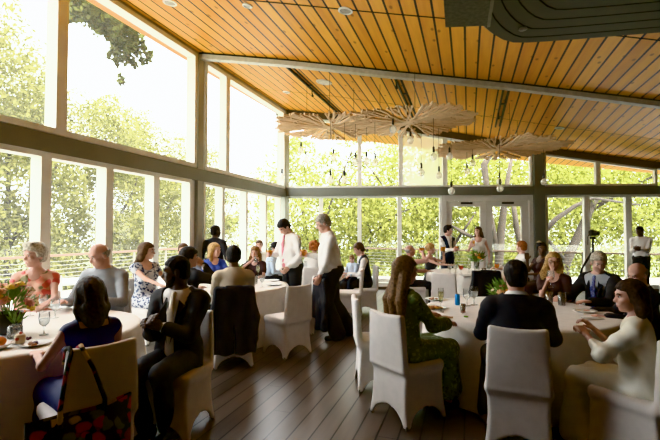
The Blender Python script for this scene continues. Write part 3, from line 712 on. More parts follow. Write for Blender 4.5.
b=MB().box((0,sL(186),Z_BB/2),(.12,.05,Z_BB)).box((.0,(lows[-1]+post_a)/2,Z_BB/2),(.12,post_a-lows[-1],Z_BB)); tag(b.build('trim_3',FRAME,loc=LLOC,rz=RZW),kind='structure')
b=MB().box((0,(S0+SN)/2,Z_CL/2),(.2,SN-S0,Z_CL)).box((0,(S0+YC)/2,.03),(.24,YC-S0,.08)).box((0,(S0+YC)/2,Z_CL+.06),(.22,YC-S0,.24)); tag(b.build('wall_left',STEELL,loc=LLOC,rz=RZW),kind='structure')
b=MB().box((0,YC,Z_CL/2),(.26,.26,Z_CL)); tag(b.build('trim_4',STEELL,loc=LLOC,rz=RZW),kind='structure')
# ---- back wall
BROT=math.atan2(BD.y,BD.x); BLOC=(CX,CY,0)
bt=back_t
def bceil(t): p=Vector((CX,CY,0))+BD*t; return cz(p)
ZB0=back_z(440,187.5); ZB1=back_z(440,195.5); TEND=bt(674)
ups=[(285,359.7),(359.7,401),(401,445.3),(445.3,532.5),(544,598.3),(598.3,657.5)]
for i,(a,b) in enumerate(ups):
    a_,b_=bt(a),bt(b); framed(BLOC,BROT,a_,b_,ZB0,bceil(a_)-.16,bceil(b_)-.16,GLZF if i==2 else GLZ,fw=.06)
los=[(285,321),(321,359.5),(359.5,399.5),(399.5,441.5)]
for a,b in los: framed(BLOC,BROT,bt(a),bt(b),.05,ZB1,ZB1,GLZ,fw=.055,fb=.12)
for a,b in ((544.5,586.5),(586.5,628),(628,672)): framed(BLOC,BROT,bt(a),bt(b),.05,ZB1,ZB1,GLZ,fw=.075,fb=.12)
# double door
zdt=back_z(486,201)
b=MB()
ta,tb=bt(441.5),bt(532.5)
b.add(*quad_bar([(ta,0),(ta+.13,0),(ta+.13,ZB1),(ta,ZB1)],-.07,.07)).add(*quad_bar([(tb-.10,0),(tb,0),(tb,ZB1),(tb-.10,ZB1)],-.07,.07)).add(*quad_bar([(ta+.13,zdt),(tb-.10,zdt),(tb-.10,ZB1),(ta+.13,ZB1)],-.07,.07))
tag(b.build('trim_5',FRAMEW,loc=BLOC,rz=BROT),kind='structure')
tm=bt(486.3)
for i,(a,b_,g0,g1) in enumerate(((ta+.135,tm-.004,bt(452),bt(480)),(tm+.004,tb-.105,bt(492),bt(521)))):
    root=empty('door_%d'%(i+1),BLOC,BROT,kind='structure'); gz0,gz1=.28,back_z(486,206.5); m=MB()
    m.add(*quad_bar([(a,.02),(b_,.02),(b_,gz0),(a,gz0)],-.035,.035)).add(*quad_bar([(a,gz1),(b_,gz1),(b_,zdt-.01),(a,zdt-.01)],-.035,.035)).add(*quad_bar([(a,gz0),(g0,gz0),(g0,gz1),(a,gz1)],-.035,.035)).add(*quad_bar([(g1,gz0),(b_,gz0),(b_,gz1),(g1,gz1)],-.035,.035))
    m.build('door_leaf',FRAMEW,root)
    MB().add([(g0,0,gz0),(g1,0,gz0),(g1,0,gz1),(g0,0,gz1)],[(0,1,2,3)]).build('glass_pane',GLZ,root)
    hx=b_-.06 if i==0 else a+.06
    MB().tube([(hx,-.035,1.02),(hx,-.09,1.02),(hx+(-.11 if i==0 else .11),-.09,1.02)],.011).build('door_handle',mat('handle_steel',(.4,.38,.34),.3,.9),root)
    MB().box(((a+b_)/2,-.06,zdt-.06),(.3,.05,.05)).build('door_closer',DARKM,root)
b=MB().box((TEND/2-.1,0,(ZB0+ZB1)/2),(TEND+.3,.24,ZB0-ZB1)); tag(b.build('trim_6',STEEL_SHADE,loc=BLOC,rz=BROT),kind='structure')
tp=(bt(533)+bt(543.5))/2; b=MB().box((tp,0,bceil(tp)/2),(bt(543.5)-bt(533),.26,bceil(tp))); tag(b.build('trim_7',STEEL_SHADE,loc=BLOC,rz=BROT),kind='structure')
b=MB(); tt=np.linspace(-.2,TEND,24)
for t0,t1 in zip(tt,tt[1:]): b.add(*quad_bar([(t0,bceil(t0)-.17),(t1,bceil(t1)-.17),(t1,bceil(t1)+.1),(t0,bceil(t0)+.1)],-.1,.1))
b.box((TEND/2,0,.03),(TEND,.2,.08)); tag(b.build('wall_back',mat('taupe_trim_paint',(.085,.066,.042),.5),loc=BLOC,rz=BROT),kind='structure')
# right and near walls, out of the frame, keep the room dark behind the camera
ex,ey=(Vector((CX,CY,0))+BD*TEND).xy
WALLP=mat('warm_wall_paint',(.13,.12,.10),.8)
rx,ry=loc2(ex,ey)
b=MB().box((rx+.1,(ry+S0)/2,2.2),(.2,ry-S0+.3,5.2)); tag(b.build('wall_right',WALLP,rz=RZW),kind='structure')
b=MB().box(((XL+rx)/2,S0,2.6),(rx-XL+.4,.2,5.6)); tag(b.build('wall_near',WALLP,rz=RZW),kind='structure')
# ---- ceiling beams, seams, tracks and lights
def along_beam(name,s_at,depth,thick,m,kindtag,z_off=0.):
    x0,y0=wor2(XL,s_at); b=MB(); ts=np.linspace(0,12.4,40)
    P=lambda t:(Vector((x0,y0,0))+BD*t)
    for t0,t1 in zip(ts,ts[1:]):
        p,q=P(t0),P(t1); zp,zq=cz(p)-z_off,cz(q)-z_off; nn=BN*thick/2
        V=[p-nn,q-nn,q+nn,p+nn]; b.add([(v.x,v.y,z) for v,z in zip(V,(zp,zq,zq,zp))]+[(v.x,v.y,z-depth) for v,z in zip(V,(zp,zq,zq,zp))],[(0,1,2,3)[::-1],(4,5,6,7)[::-1],(0,1,5,4)[::-1],(1,2,6,5)[::-1],(2,3,7,6)[::-1],(3,0,4,7)[::-1]])
    o=b.build(name,m); tag(o,kind=kindtag); return o
along_beam('beam_shade_strip',beam_s,.03,.11,mat('shadow_gap',(.01,.009,.007),.8),'structure',-.005)  # dark strip painted for the shade between beam and ceiling
along_beam('trim_9',beam_s+.02,.085,.13,mat('ceiling_beam_paint',(.50,.49,.43),.5),'structure',.028)
p=ceil_hit(346,9.5); sx,sy=loc2(p.x,p.y); k_=BD; s_at=sy-(sx-XL)*(loc2(BD.x,BD.y)[1]/loc2(BD.x,BD.y)[0])
along_beam('trim_10',s_at,.008,.022,mat('shadow_gap',(.01,.009,.007),.8),'structure',-.003)
p=ceil_hit(400,105); sx,sy=loc2(p.x,p.y); s_at2=sy-(sx-XL)*(loc2(BD.x,BD.y)[1]/loc2(BD.x,BD.y)[0])
along_beam('trim_11',s_at2,.006,.014,mat('shadow_gap_soft',(.16,.09,.03),.8),'structure',-.003)
def track(px0,py0,label,heads):
    p=ceil_hit(px0,py0); x,y=loc2(p.x,p.y); z=ceil_z(x,y); z1=ceil_z(x,y+3); root=empty('lighting_track',(0,0,0),RZW,label,'lighting track','ceiling lighting tracks'); root.location=(*wor2(x,y),z); root.rotation_euler=(math.atan((z1-z)/3),0,RZW)
    L=min(YC-y+.1,4.2)
    MB().box((0,L/2,-.03),(.035,L,.05)).box((.085,L/2,-.025),(.018,L,.03)).build('rail',DARKM,root)
    for f in (.02,.35,.7): MB().box((.045,L*f+.03,-.018),(.12,.03,.03)).build('bracket',mat('bracket_metal',(.2,.19,.16),.4,.6),root)
    for f in heads:
        b=MB(); b.tube([(0,L*f,-.05),(0,L*f,-.12),(.0,L*f+.05,-.17)],[.012,.012,.03],8); b.build('spotlight_head',DARKM,root)
track(284.5,63,'dark ceiling lighting track over the left chandelier disc, nearest the left windows',(.42,))
track(393.5,73,'dark ceiling lighting track running back above the middle chandelier disc',(.1,))
track(503.5,87,'dark ceiling lighting track at the right, above the rear chandelier disc',(.55,))
def downlight(px,py,r,label,speaker=False,drop=0):
    p=ceil_hit(px,py); x=loc2(p.x,p.y)[0]; y=loc2(p.x,p.y)[1]; sl=(ceil_z(x+.1,y)-ceil_z(x-.1,y))/.2
    root=empty('ceiling_speaker' if speaker else 'downlight',p,RZW,label,'ceiling speaker' if speaker else 'downlight'); root.rotation_euler=(0,-math.atan(sl),RZW)
    MB().lathe([(r*.72,-.004),(r*.8,-.016),(r,-.012),(r*1.02,.004)],seg=24,close=False).build('trim_ring',PORC if not speaker else mat('speaker_grille',(.55,.52,.46),.7),root)
    MB().lathe([(.001,-.007 if speaker else -.003),(r*.76,-.008)],seg=24,close=False).build('grille' if speaker else 'lamp_recess',mat('speaker_grille',(.55,.52,.46),.7) if speaker else mat('lamp_recess_metal',(.30,.27,.22),.3,.5),root)
downlight(345.5,10.5,.10,'round recessed downlight on the dark seam at top centre of the ceiling')
downlight(286.5,92,.09,'small pale recessed downlight in the ceiling left of the ceiling speaker')
downlight(324,82,.17,'round white ceiling speaker grille between two lighting tracks',True)
downlight(398.5,106.5,.08,'small white recessed downlight just above the middle chandelier disc')
downlight(559.5,128,.10,'white recessed downlight in the orange boards right of the chandeliers')
downlight(247.5,5.5,.07,'tiny round sprinkler-like downlight at the upper left of the ceiling')
downlight(170,2.5,.10,'round chrome downlight at the top left ceiling edge')
# ---- grey curved bulkhead and duct at the top right
zb=H+(232-43.5)/112
def zhit(px,py,z): r=ray(px,py); s=(z-H)/r.z; return (r.x*s,r.y*s)
edge=[zhit(*q,zb) for q in ((700,31),(660,34),(630,36.3),(600,38.8),(570,41.2),(545,43),(525,44.2),(511,44),(500,41),(491,36),(484,30.5),(478,24),(473,16),(470,6),(468.5,-8),(468,-30))]
BULK=mat('bulkhead_grey_green',(.10,.10,.066),.45,var=.06,scale=3)
V=[];Fc=[];MI=[]; ctr=Vector((edge[4][0]+.9,edge[4][1]-1.6)); rows=[(.30,.05),(.09,-.01),(.03,0),(0,.03)]
d_=.13; zz=0.; grv=[]
for i in range(11):
    grv+=[len(rows),len(rows)+1,len(rows)+2]; rows+=[(zz,d_),(zz+.014,d_+.004),(zz+.014,d_+.012),(zz,d_+.016)]; d_+=.152
for dz,inn in rows:
    for i,e in enumerate(edge):
        t0=Vector(edge[max(i-1,0)]); t1=Vector(edge[min(i+1,len(edge)-1)]); t=(t1-t0).normalized(); nrm2=Vector((t.y,-t.x))
        if nrm2.dot(ctr-Vector(e))<0: nrm2=-nrm2
        w_=nrm2*min(inn,.13)+Vector((.12,-1)).normalized()*max(inn-.13,0); V.append((e[0]+w_.x,e[1]+w_.y,dz))
n=len(edge)
for r_ in range(len(rows)-1):
    for i in range(n-1): Fc.append((r_*n+i,(r_+1)*n+i,(r_+1)*n+i+1,r_*n+i+1)[::-1]); MI.append(1 if r_ in grv else 0)
o=mesh_obj('curved_soffit',V,Fc,[BULK,mat('bulkhead_groove',(.012,.012,.009),.7)],smooth=False,mi=MI); root=empty('ceiling_bulkhead',(0,0,zb),0,'dark grey-green curved bulkhead with concentric grooves at the top right','bulkhead'); o.parent=root
MB().lathe([(.03,0),(.035,-.012),(.02,-.02)],(*zhit(523,27.5,zb),-.005),14).build('sprinkler_head',mat('handle_steel',(.4,.38,.34),.3,.9),root)
zd=2.95; A_=zhit(445.5,27.4,zd); B_=zhit(487,25.8,zd); C_=zhit(443.2,-6,zd); D_=zhit(491.5,-6,zd)
root=empty('ceiling_duct',(A_[0],A_[1],zd),0,'plain grey rectangular duct box hanging at top right beside the curved bulkhead','duct')
def prism4(pts,z0,z1,name,m):
    P=[(p[0]-A_[0],p[1]-A_[1],z0) for p in pts]+[(p[0]-A_[0],p[1]-A_[1],z1) for p in pts]
    MB().add(P,[(0,1,2,3),(7,6,5,4),(0,4,5,1),(1,5,6,2),(2,6,7,3),(3,7,4,0)]).build(name,m,root)
prism4([A_,B_,D_,C_],0,1.3,'duct_body',mat('duct_grey_felt',(.24,.235,.18),.9,var=.2,scale=40))
E_=zhit(490.2,25.2,zd); F_=zhit(495,-6,zd)
prism4([B_,E_,F_,D_],-.012,1.3,'edge_strip',mat('duct_edge',(.30,.29,.22),.6))
# ================================================================ outdoors
DECKW=mat('bounce_deck_wood',(.5,.49,.46),.8,var=.15,scale=2)  # deck colour paled to bounce extra daylight into the room
o=MB().box((XL-2.9,(S0+YC)/2+3,-.16),(5.9,YC-S0+8,.14)).build('terrace_deck',DECKW,rz=RZW); tag(o,kind='structure')
o=MB().box((6.5,2.2,-.165),(20,4.2,.13)).build('back_deck',DECKW,loc=BLOC,rz=BROT); tag(o,kind='structure')
o=MB().box((0,20,-4.1),(220,220,.2)).build('ground',mat('hillside_ground',(.30,.33,.20),.95,var=.3,scale=.4)); tag(o,kind='structure')
RAILW=mat('rail_wood',(.20,.13,.085),.6); POSTM=mat('rail_post_metal',(.32,.31,.26),.5,.3); CAB=mat('steel_cable',(.35,.35,.32),.4,.8)
def railing(p0,p1,label,zt,n,pan):
    p0=Vector(p0);p1=Vector(p1);d=p1-p0;L=d.length; root=empty('deck_railing',(p0.x,p0.y,0),math.atan2(d.y,d.x),label,'railing')
    MB().box((L/2,0,zt-.03),(L,.13,.05),bev=.008).build('top_rail',RAILW,root)
    for i in range(n):
        x=L*i/(n-1); MB().box((x,0,(zt-.1)/2),(.055,.055,zt),bev=.006).box((x,0,-.05),(.12,.12,.02)).build('post',POSTM,root)
    for k in range(7): MB().tube([(0,0,.1+k*.11),(L,0,.1+k*.11)],.005,6).build('cable',CAB,root)
    if pan: MB().add([(0,.03,zt),(L,.03,zt),(L,.03,zt+.20),(0,.03,zt+.20)],[(0,1,2,3)]).build('wind_screen',glassmat('wind_screen_glass',haze=.12,hazecol=(.95,.95,.85)),root)
railing((1.2,16.37),(11.5,10.52),'wooden-topped cable railing on the deck beyond the back windows',.95,9,True)
railing((*wor2(XL-5.6,2.),),(*wor2(XL-5.6,17.3),),'wooden-topped cable railing of the terrace beyond the left windows',.95,11,True)
BARK=mat('oak_bark',(.022,.016,.010),.95,var=.35,scale=9,bump=.6); BARKP=mat('pale_bark',(.032,.024,.015),.95,var=.3,scale=9,bump=.5)
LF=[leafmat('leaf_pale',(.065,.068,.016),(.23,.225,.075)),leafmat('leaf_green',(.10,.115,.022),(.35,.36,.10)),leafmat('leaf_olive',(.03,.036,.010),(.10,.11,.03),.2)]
def leaves(blobs,size,seed,cl=70):
    rg=np.random.default_rng(seed); Vs=[]
    for c,r,n in blobs:
        u=rg.normal(size=(n,3)); u/=np.linalg.norm(u,axis=1)[:,None]; rr=rg.uniform(.25,1,(n,1))**(1/2.2)
        # clumps
        nc=max(4,n//cl); cc=rg.normal(size=(nc,3)); cc/=np.linalg.norm(cc,axis=1)[:,None]; cc*=rg.uniform(.3,1,(nc,1))**.5
        p=cc[rg.integers(0,nc,n)]+u*rr*.26; p=p*np.array(r)+np.array(c)
        a=rg.normal(size=(n,3)); a/=np.linalg.norm(a,axis=1)[:,None]; b=np.cross(a,rg.normal(size=(n,3))); b/=np.linalg.norm(b,axis=1)[:,None]
        s=size*rg.uniform(.6,1.3,(n,1)); Vs.append(np.stack([p-a*s,p+b*s*.45,p+a*s,p-b*s*.45],1).reshape(-1,3))
    V=np.concatenate(Vs); return V,np.arange(len(V)).reshape(-1,4)
def tree(label,paths,blobs,size,seed,lm,group=None,bark=BARK,cat='tree'):
    root=empty('leafy_tree',paths[0][0][0] if paths else blobs[0][0],0,label,cat,group); o0=Vector(root.location)
    if paths:
        b=MB()
        for pts,rads in paths: b.tube([Vector(p)-o0 for p in pts],rads,9)
        b.build('trunk',bark,root,smooth=True)
    if blobs:
        V,Q=leaves(blobs,size,seed,14 if lm==2 else 70); mesh_obj('foliage',V-np.array(o0),Q,LF[lm],root,smooth=False)
    return root
def A(px,py,Y): return tuple(at(px,py,Y))
def rads(a,b,n): return list(np.linspace(a,b,n))
rg=np.random.default_rng(11)
# left bank of trees beyond the terrace rail
def blob_left(u,s,z,r,n): X,Y=wor2(XL-u,s); return ((X,Y,z),r,n)
k=0
for i,(s,u) in enumerate(((3.5,8.5),(6.5,8.2),(9.5,8.8),(12.8,8.4),(16.,9.),(19.5,9.5),(23,10.),(8,13),(14,14),(21,15))):
    hz=(3.4 if i<7 else 6.4)
    bl=[blob_left(u,s,.2,(1.9,1.9,2.4),7500),blob_left(u+.6,s+.7,hz-.6,(2.0,2.0,1.7),5200),blob_left(u+1.,s-.5,hz+(2.6 if i in(1,2) else 1.6),(2.2,2.2,2.9 if i in(1,2) else 1.9),(13000 if i in(1,2) else 5200))]
    X,Y=wor2(XL-u-.3,s); pt=[((X,Y,-4),(X+.1,Y,-1),(X-.2,Y+.3,2.),(X+.2,Y-.2,5.2)),[.16,.13,.09,.04]]
    br=[((X-.1,Y+.15,1.),(X+.8,Y+.9,3.2),(X+1.,Y+1.3,5.)),[.07,.05,.02]]
    tree('hazy pale green tree beyond the terrace rail outside the left windows',[pt,br],bl,.085,20+i,0,'trees outside the left windows')
# dark branch hanging close outside the upper left window
c=[A(92,2,7.2),A(112,24,7.4),A(126,42,7.6),A(137,58,7.8),A(120,72,7.5)]
tree('dark olive leafy branch hanging across the top of the large upper left window',[((A(60,-60,6.8),A(92,0,7.2),A(114,30,7.4),A(134,60,7.8)),[.07,.05,.03,.012])],
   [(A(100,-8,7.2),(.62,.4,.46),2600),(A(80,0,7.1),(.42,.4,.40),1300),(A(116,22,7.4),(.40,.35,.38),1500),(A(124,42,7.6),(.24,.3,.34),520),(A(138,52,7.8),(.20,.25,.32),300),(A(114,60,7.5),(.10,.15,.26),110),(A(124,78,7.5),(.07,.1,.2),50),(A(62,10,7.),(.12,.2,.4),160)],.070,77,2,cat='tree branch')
# trees behind the back windows
tree('big oak with a thick trunk leaning right behind the right back windows',[((A(553,330,17.5),A(566,262,17.5),A(583,225,17.5),A(600,190,17.6)),[.24,.20,.17,.12]),((A(566,262,17.5),A(548,240,17.4),A(540,215,17.2)),[.1,.07,.05]),((A(540,236,15.2),A(556,219,15.2),A(575,206,15.2),A(592,198,15.3),A(640,205,15.5)),[.10,.09,.075,.055,.03]),((A(590,210,17.5),A(640,182,17.8),A(664,172,18)),[.10,.06,.03])],
   [(A(560,170,18.5),(3.2,2.4,1.6),3600),(A(640,215,18.5),(3.4,2.4,2.4),5600),(A(560,285,18.5),(3.,2.,1.7),3400),(A(640,160,19),(3.,2.2,1.4),2600)],.10,51,1)
tree('pale twin-trunk oak seen through the right leaf of the double door',[((A(495,330,16.),A(499,262,16.),A(501,232,16.),A(506,190,16.1),A(512,155,16.3)),[.19,.16,.15,.10,.06]),((A(499,262,16.),A(494,235,16.),A(489,205,16.),A(484,165,16.2),A(494,150,16.3)),[.12,.10,.09,.13,.08]),((A(519,330,16.5),A(521,250,16.5),A(516,225,16.5),A(513,200,16.6)),[.13,.12,.11,.08])],
   [(A(500,165,18),(2.6,2,1.6),1300),(A(515,225,19),(2.4,2,2.),2600),(A(470,200,19.),(2.4,2.,1.8),1300),(A(500,280,18),(2.6,2,1.4),2600)],.10,52,1,bark=BARKP)
tree('slender leaning oak limb seen through the left leaf of the double door',[((A(430,330,17),A(452,225,17),A(462,232,16.8),A(480,241,16.6)),[.12,.08,.09,.05]),((A(447,255,17),A(460,236,17),A(476,212,17)),[.07,.06,.03])],
   [(A(455,225,19),(2.2,2.,2.2),3600),(A(455,165,20),(2.6,2.,1.3),2200),(A(440,275,18),(2.4,1.6,1.3),2000)],.10,53,1,bark=BARKP)
tree('thin-limbed tree with a long slanting branch behind the middle back windows',[((A(300,330,18),A(330,205,18),A(352,150,18),A(373,172,18),A(392,198,18)),[.06,.045,.035,.035,.02]),((A(345,330,18),A(372,235,18),A(395,215,18),A(420,205,18)),[.06,.05,.035,.02]),((A(372,235,18),A(360,205,18),A(340,190,18)),[.05,.04,.02])],
   [(A(330,225,19),(3.2,2.4,2.2),5200),(A(395,225,19),(3.,2.4,2.3),5200),(A(300,165,20),(1.6,2.,1.5),1300),(A(375,150,20),(2.2,2.,1.3),1400),(A(350,280,18.5),(4.,2.,1.2),3400)],.10,54,1)
for i,(px,py,Y,r,n) in enumerate(((300,215,22,(3.,2.5,3.4),4600),(350,235,24,(4.,2.5,2.6),4600),(410,190,24,(3.6,2.5,3.2),5200),(480,200,25,(4.,2.5,3.6),5600),(555,200,24,(4.,2.5,3.2),5200),(625,190,23,(4.2,2.5,3.4),5600),(690,220,20,(3.6,2.5,4.),5000),(430,270,22,(5.,2.5,1.8),4200),(560,280,22,(5.,2.5,1.8),4200),(660,280,20,(4.,2.,1.8),1500))):
    p=A(px,py,Y); q=(p[0]+.8,p[1]+.3,-4)
    tree('sunlit yellow-green tree filling the view beyond the back deck railing',[((q,(p[0]+.3,p[1],p[2]-1),(p[0],p[1],p[2]+1.5)),[.2,.14,.05])],[(p,r,int(n*1.7))],.115,80+i,1,'trees beyond the back deck')
# white terrace furniture outside the left windows

WP=mat('white_patio_metal',(.8,.8,.78),.5)
X,Y=gp(71,54); root=empty('patio_table',(X,Y,-.09),.5,'white square table outside on the terrace beyond the left windows','table')
MB().box((0,0,.73),(1.0,1.0,.035),bev=.01).build('tabletop',WP,root)
for sx in (-1,1):
    for sy in (-1,1): MB().tube([(sx*.44,sy*.44,.02),(sx*.44,sy*.44,.72)],.022,8).build('leg',WP,root)
X,Y=gp(55,58); root=empty('patio_chair',(X,Y,-.09),.2,'white slim chair outside on the terrace beside the white square table','chair')
MB().box((0,0,.44),(.42,.42,.03),bev=.008).build('seat',WP,root)
MB().box((0,-.2,.70),(.40,.02,.42),Matrix.Rotation(.1,3,'X'),bev=.008).build('backrest',WP,root)
for sx in (-1,1):
    for sy in (-1,1): MB().tube([(sx*.19,sy*.19,.02),(sx*.19,sy*.19,.44)],.015,8).build('leg',WP,root)
# ================================================================ tables
def grp(px,k,py=260): return gp(px,k,py)
TB={'L1':(-2.55,3.5,.90),'L2':(-1.52,6.4,.88),'L3':(-.35,9.35,.78),'R1':(1.92,4.34,.92),'R2':(2.85,8.45,.88)}
make_table(CLOTHW,'round white-clothed banquet table at the front left with floral centrepiece',TB['L1'][:2],TB['L1'][2],1,None)
make_table(CLOTHW,'round white-clothed banquet table at centre left behind the black jacket chair',TB['L2'][:2],TB['L2'][2],2,None)
make_table(CLOTHW,'small round white-clothed table at the back behind the two standing men',TB['L3'][:2],TB['L3'][2],3,None)
make_table(CLOTHW,'round white-clothed banquet table at the front right before the woman in green',TB['R1'][:2],TB['R1'][2],4,None)
make_table(CLOTHW,'round white-clothed banquet table at the back before the bride and groom',TB['R2'][:2],TB['R2'][2],5,None)
# ================================================================ chairs
_proto=[None]
def chair(label,pos,face,group=None,s=1.):
    f=Vector(face).normalized()
    if _proto[0] is None: _proto[0]=make_chair(CHAIRW,label,pos,(f.x,f.y),group); return _proto[0]
    r=copy_tree(_proto[0]); r.location=(pos[0],pos[1],0); r.rotation_euler=(0,0,math.atan2(-f.x,f.y)); r['label']=label
    if 'group' in r: del r['group']
    if group: r['group']=group
    return r
def sitter(label,pos,face,ch,**k):
    f=Vector(face).normalized(); face=(f.x,f.y)
    if ch: chair(ch,pos,face)
    kk=F/pos[1]; k.setdefault('h',.011 if kk>100 else .0135 if kk>68 else .017)
    return person(label,pos,face,True,**k)
def stander(label,pos,face,**k):
    f=Vector(face).normalized(); face=(f.x,f.y); kk=F/pos[1]; k.setdefault('h',.0135 if kk>60 else .017)
    return person(label,pos,face,False,**k)
def toward(p,t): return (TB[t][0]-p[0],TB[t][1]-p[1])
tie=lambda m,**k:('tie',m,k)
jk=lambda m,v=(.12,.30),**k:('top',m,dict(inf=.022,v=v,neck=.53,lapel=True,name='suit_jacket',tail=True,**k))
shirt=lambda m,**k:('top',m,k)
TR=('trousers',TROU); SH=('shoes',SHOEM); BTR=('trousers',BLACK)
ONT=dict(L=(-.17,.40,.80),R=(.17,.40,.80))
# ---- front left table
sitter('woman in a sleeveless royal blue dress with a dark bob, seen from behind',(-1.53,2.68),(-.755,.656),'white-covered chair with the floral tote hanging from it, under the woman in blue',sex='f',S=.93,hair=('bob',H_DB,dict(vol=.95)),skin=SKP,garments=[('dress',BLUED,dict(sleeves='none',neck=.47,length=.4)),SH],look=(-.7,.7),pitch=.15,L=(-.2,.36,.80),R=(.19,.36,.80))
sitter('woman in a coral floral dress with short silver hair at the left',(-3.13,4.47),(.38,-.92),'white-covered chair behind the woman in the coral floral dress',sex='f',S=1.05,fat=.03,hair=('short',H_SV,dict(t=.022,top=1)),skin=SKP,garments=[('dress',CORAL,dict(sleeves='cap',scoop=.085,length=.5)),SH],look=(-.25,-.95),pitch=.05,**ONT)
sitter('older balding man in a light grey shirt looking down at the front left table',(-2.48,4.62),(.05,-1),'white-covered chair behind the older man in the grey shirt',S=1.06,fat=.03,hair=('fringe',H_GY),skin=SKP,garments=[shirt(GREYS),TR,SH],look=(-.5,-.85),pitch=.38,lean=.08,L=(-.17,.34,.80),R=(.22,.34,.80))
sitter('bearded man in a dark suit and cream tie with clasped hands',(-1.22,3.36),(-.16,-1),'white-covered chair under the bearded man in the dark suit',S=1.0,hair=('short',H_DK,dict(t=.004)),beard=H_DK,skin=SKB,garments=[shirt(WHITE),tie(T_CREAM,y=.122),jk(DKSUIT),('trousers',DKSUIT),SH],look=(-.93,-.35),pitch=.12,L=(-.03,.27,.86),R=(.05,.28,.88),curlL=.7,curlR=.6,nL=(1,0,-.3),nR=(-1,0,-.3),legs={'L':((-.10,.38,.56),(-.02,.16,.085),(-.1,1,0)),'R':((.12,.40,.54),(.12,.20,.085),(.2,1,0))})
# ---- centre left table
sitter('woman in a navy and white floral dress by the left windows',(-2.62,6.05),(.9,-.35),'white-covered chair behind the woman in the navy floral dress',sex='f',S=1.03,hair=('long',H_BR,dict(len=.36)),skin=SKL,garments=[('dress',NAVYF,dict(sleeves='cap',scoop=.10,length=.5)),SH],look=(.95,.05),pitch=.05,twist=-.3,**ONT)
sitter('man with short dark hair half hidden behind the person in the black jacket',(-2.42,7.02),toward((-2.42,7.02),'L2'),None,hair=('short',H_BR),skin=SKP,garments=[shirt(LBLUE),TR,SH],look=(.3,-.9),**ONT)
sitter('person in a black jacket with dark hair resting a hand on the face',(-1.78,5.2),(.35,.94),'white-covered chair under the person in black with a hand to the face',S=1.0,hair=('short',H_DK,dict(t=.02)),skin=SKL,garments=[shirt(WHITE),jk(BLACK),('trousers',BLACK),SH],look=(.85,.5),lean=.15,R=(.10,.20,1.13),nR=(-1,0,.2),L=(-.15,.38,.80),curlR=.8,Rh=(.6,.5,-.9))
sitter('blonde woman in a bright blue dress at the centre left table',(-1.98,7.22),toward((-1.98,7.22),'L2'),None,sex='f',hair=('bob',H_BL,dict(len=.15)),skin=SKP,garments=[('dress',BLUEB,dict(sleeves='long',scoop=.09)),SH],look=(.95,-.3),**ONT)
sitter('man in a tan shirt seen from behind, black jacket on his chair',(-1.15,5.02),toward((-1.15,5.02),'L2'),'white-covered chair with a black jacket hung over its back, centre left',S=1.02,hair=('short',H_DK),skin=SKD,garments=[shirt(CREAMS),TR,SH],pitch=.12,**ONT)
sitter('girl with long blond hair drinking from a glass at the centre left table',(-1.38,7.72),(-.1,-1),None,sex='f',S=.95,hair=('long',H_LB,dict(len=.40,front=1)),skin=SKP,garments=[('dress',MAROON,dict(sleeves='short',scoop=.09)),SH],look=(-.1,-1),pitch=.15,R=(-.02,.24,1.10),L=(-.17,.38,.80),curlR=.85,nR=(-.8,.3,0),Rh=(.8,0,-.6))
sitter('man with short hair facing the camera, far back near the left corner',(-1.62,9.85),(.9,-.5),None,hair=('short',H_BR),skin=SKP,garments=[shirt(WHITE),TR,SH],look=(.1,-1))
sitter('man in a pale blue shirt leaning forward, far back near the left corner',(-1.30,9.0),(.9,.25),None,hair=('short',H_DK),skin=SKP,garments=[shirt(LBLUE),TR,SH],lean=.25,look=(.9,-.5),pitch=.3)
sitter('person with curly red hair and white top between two standing men',(-.30,8.2),(0,1),'white-covered chair under the person with curly red hair',sex='f',hair=('curly',H_RD),skin=SKP,garments=[shirt(WHITE,collar=False),('skirt',OLIVE),SH],**ONT)
c14=stander('standing man in a white shirt and pink tie looking down, orange drink in hand',(-.64,7.15),(-.72,-.69),S=1.04,fat=.05,hair=('short',H_DK),skin=SKP,garments=[shirt(WHITE,waist=-.02,wp=1,wr=.0065),tie(T_PINK,y=.135,end=.02,by=.04),('trousers',TROU,dict(wide=.02)),SH],pitch=.8,lean=.16,look=(-.75,-.6),R=(.10,.38,1.13),L=(-.14,.19,.93),curlR=.8,curlL=.8,nR=(-1,0,0),nL=(1,0,0),Rh=(.5,-.3,-.9))
c16=stander('tall grey-haired man in a white shirt standing at the centre, facing left',(.03,6.2),(-1,-.12),S=1.05,fat=.05,hair=('short',H_GY),skin=SKP,garments=[shirt(WHITE,waist=-.02,wp=1,wr=.0065),('trousers',BLACK,dict(wide=.05,top=.02)),SH],pitch=.42,lean=.14,R=(.12,.34,1.15),L=(-.19,.20,.86),curlR=.8,curlL=.85,nR=(-1,0,0),nL=(1,0,0),legs={'L':((-.10,.10,.52),(-.12,-.06,.085),(-.15,1,0)),'R':((.10,-.02,.50),(.10,-.26,.10),(.1,1,0))})
stander('waiter in a black shirt standing with his back turned by the left windows',(-2.17,7.95),(.25,1),S=.965,hair=('short',H_DK,dict(t=.004)),skin=SKB,garments=[('top',BLACK,dict(inf=.014,tail=True)),('skirt',WHITE,dict(length=.35)) ,TR,SH],look=(.7,.7),L=(-.26,.16,.98),R=(.22,.22,1.02))
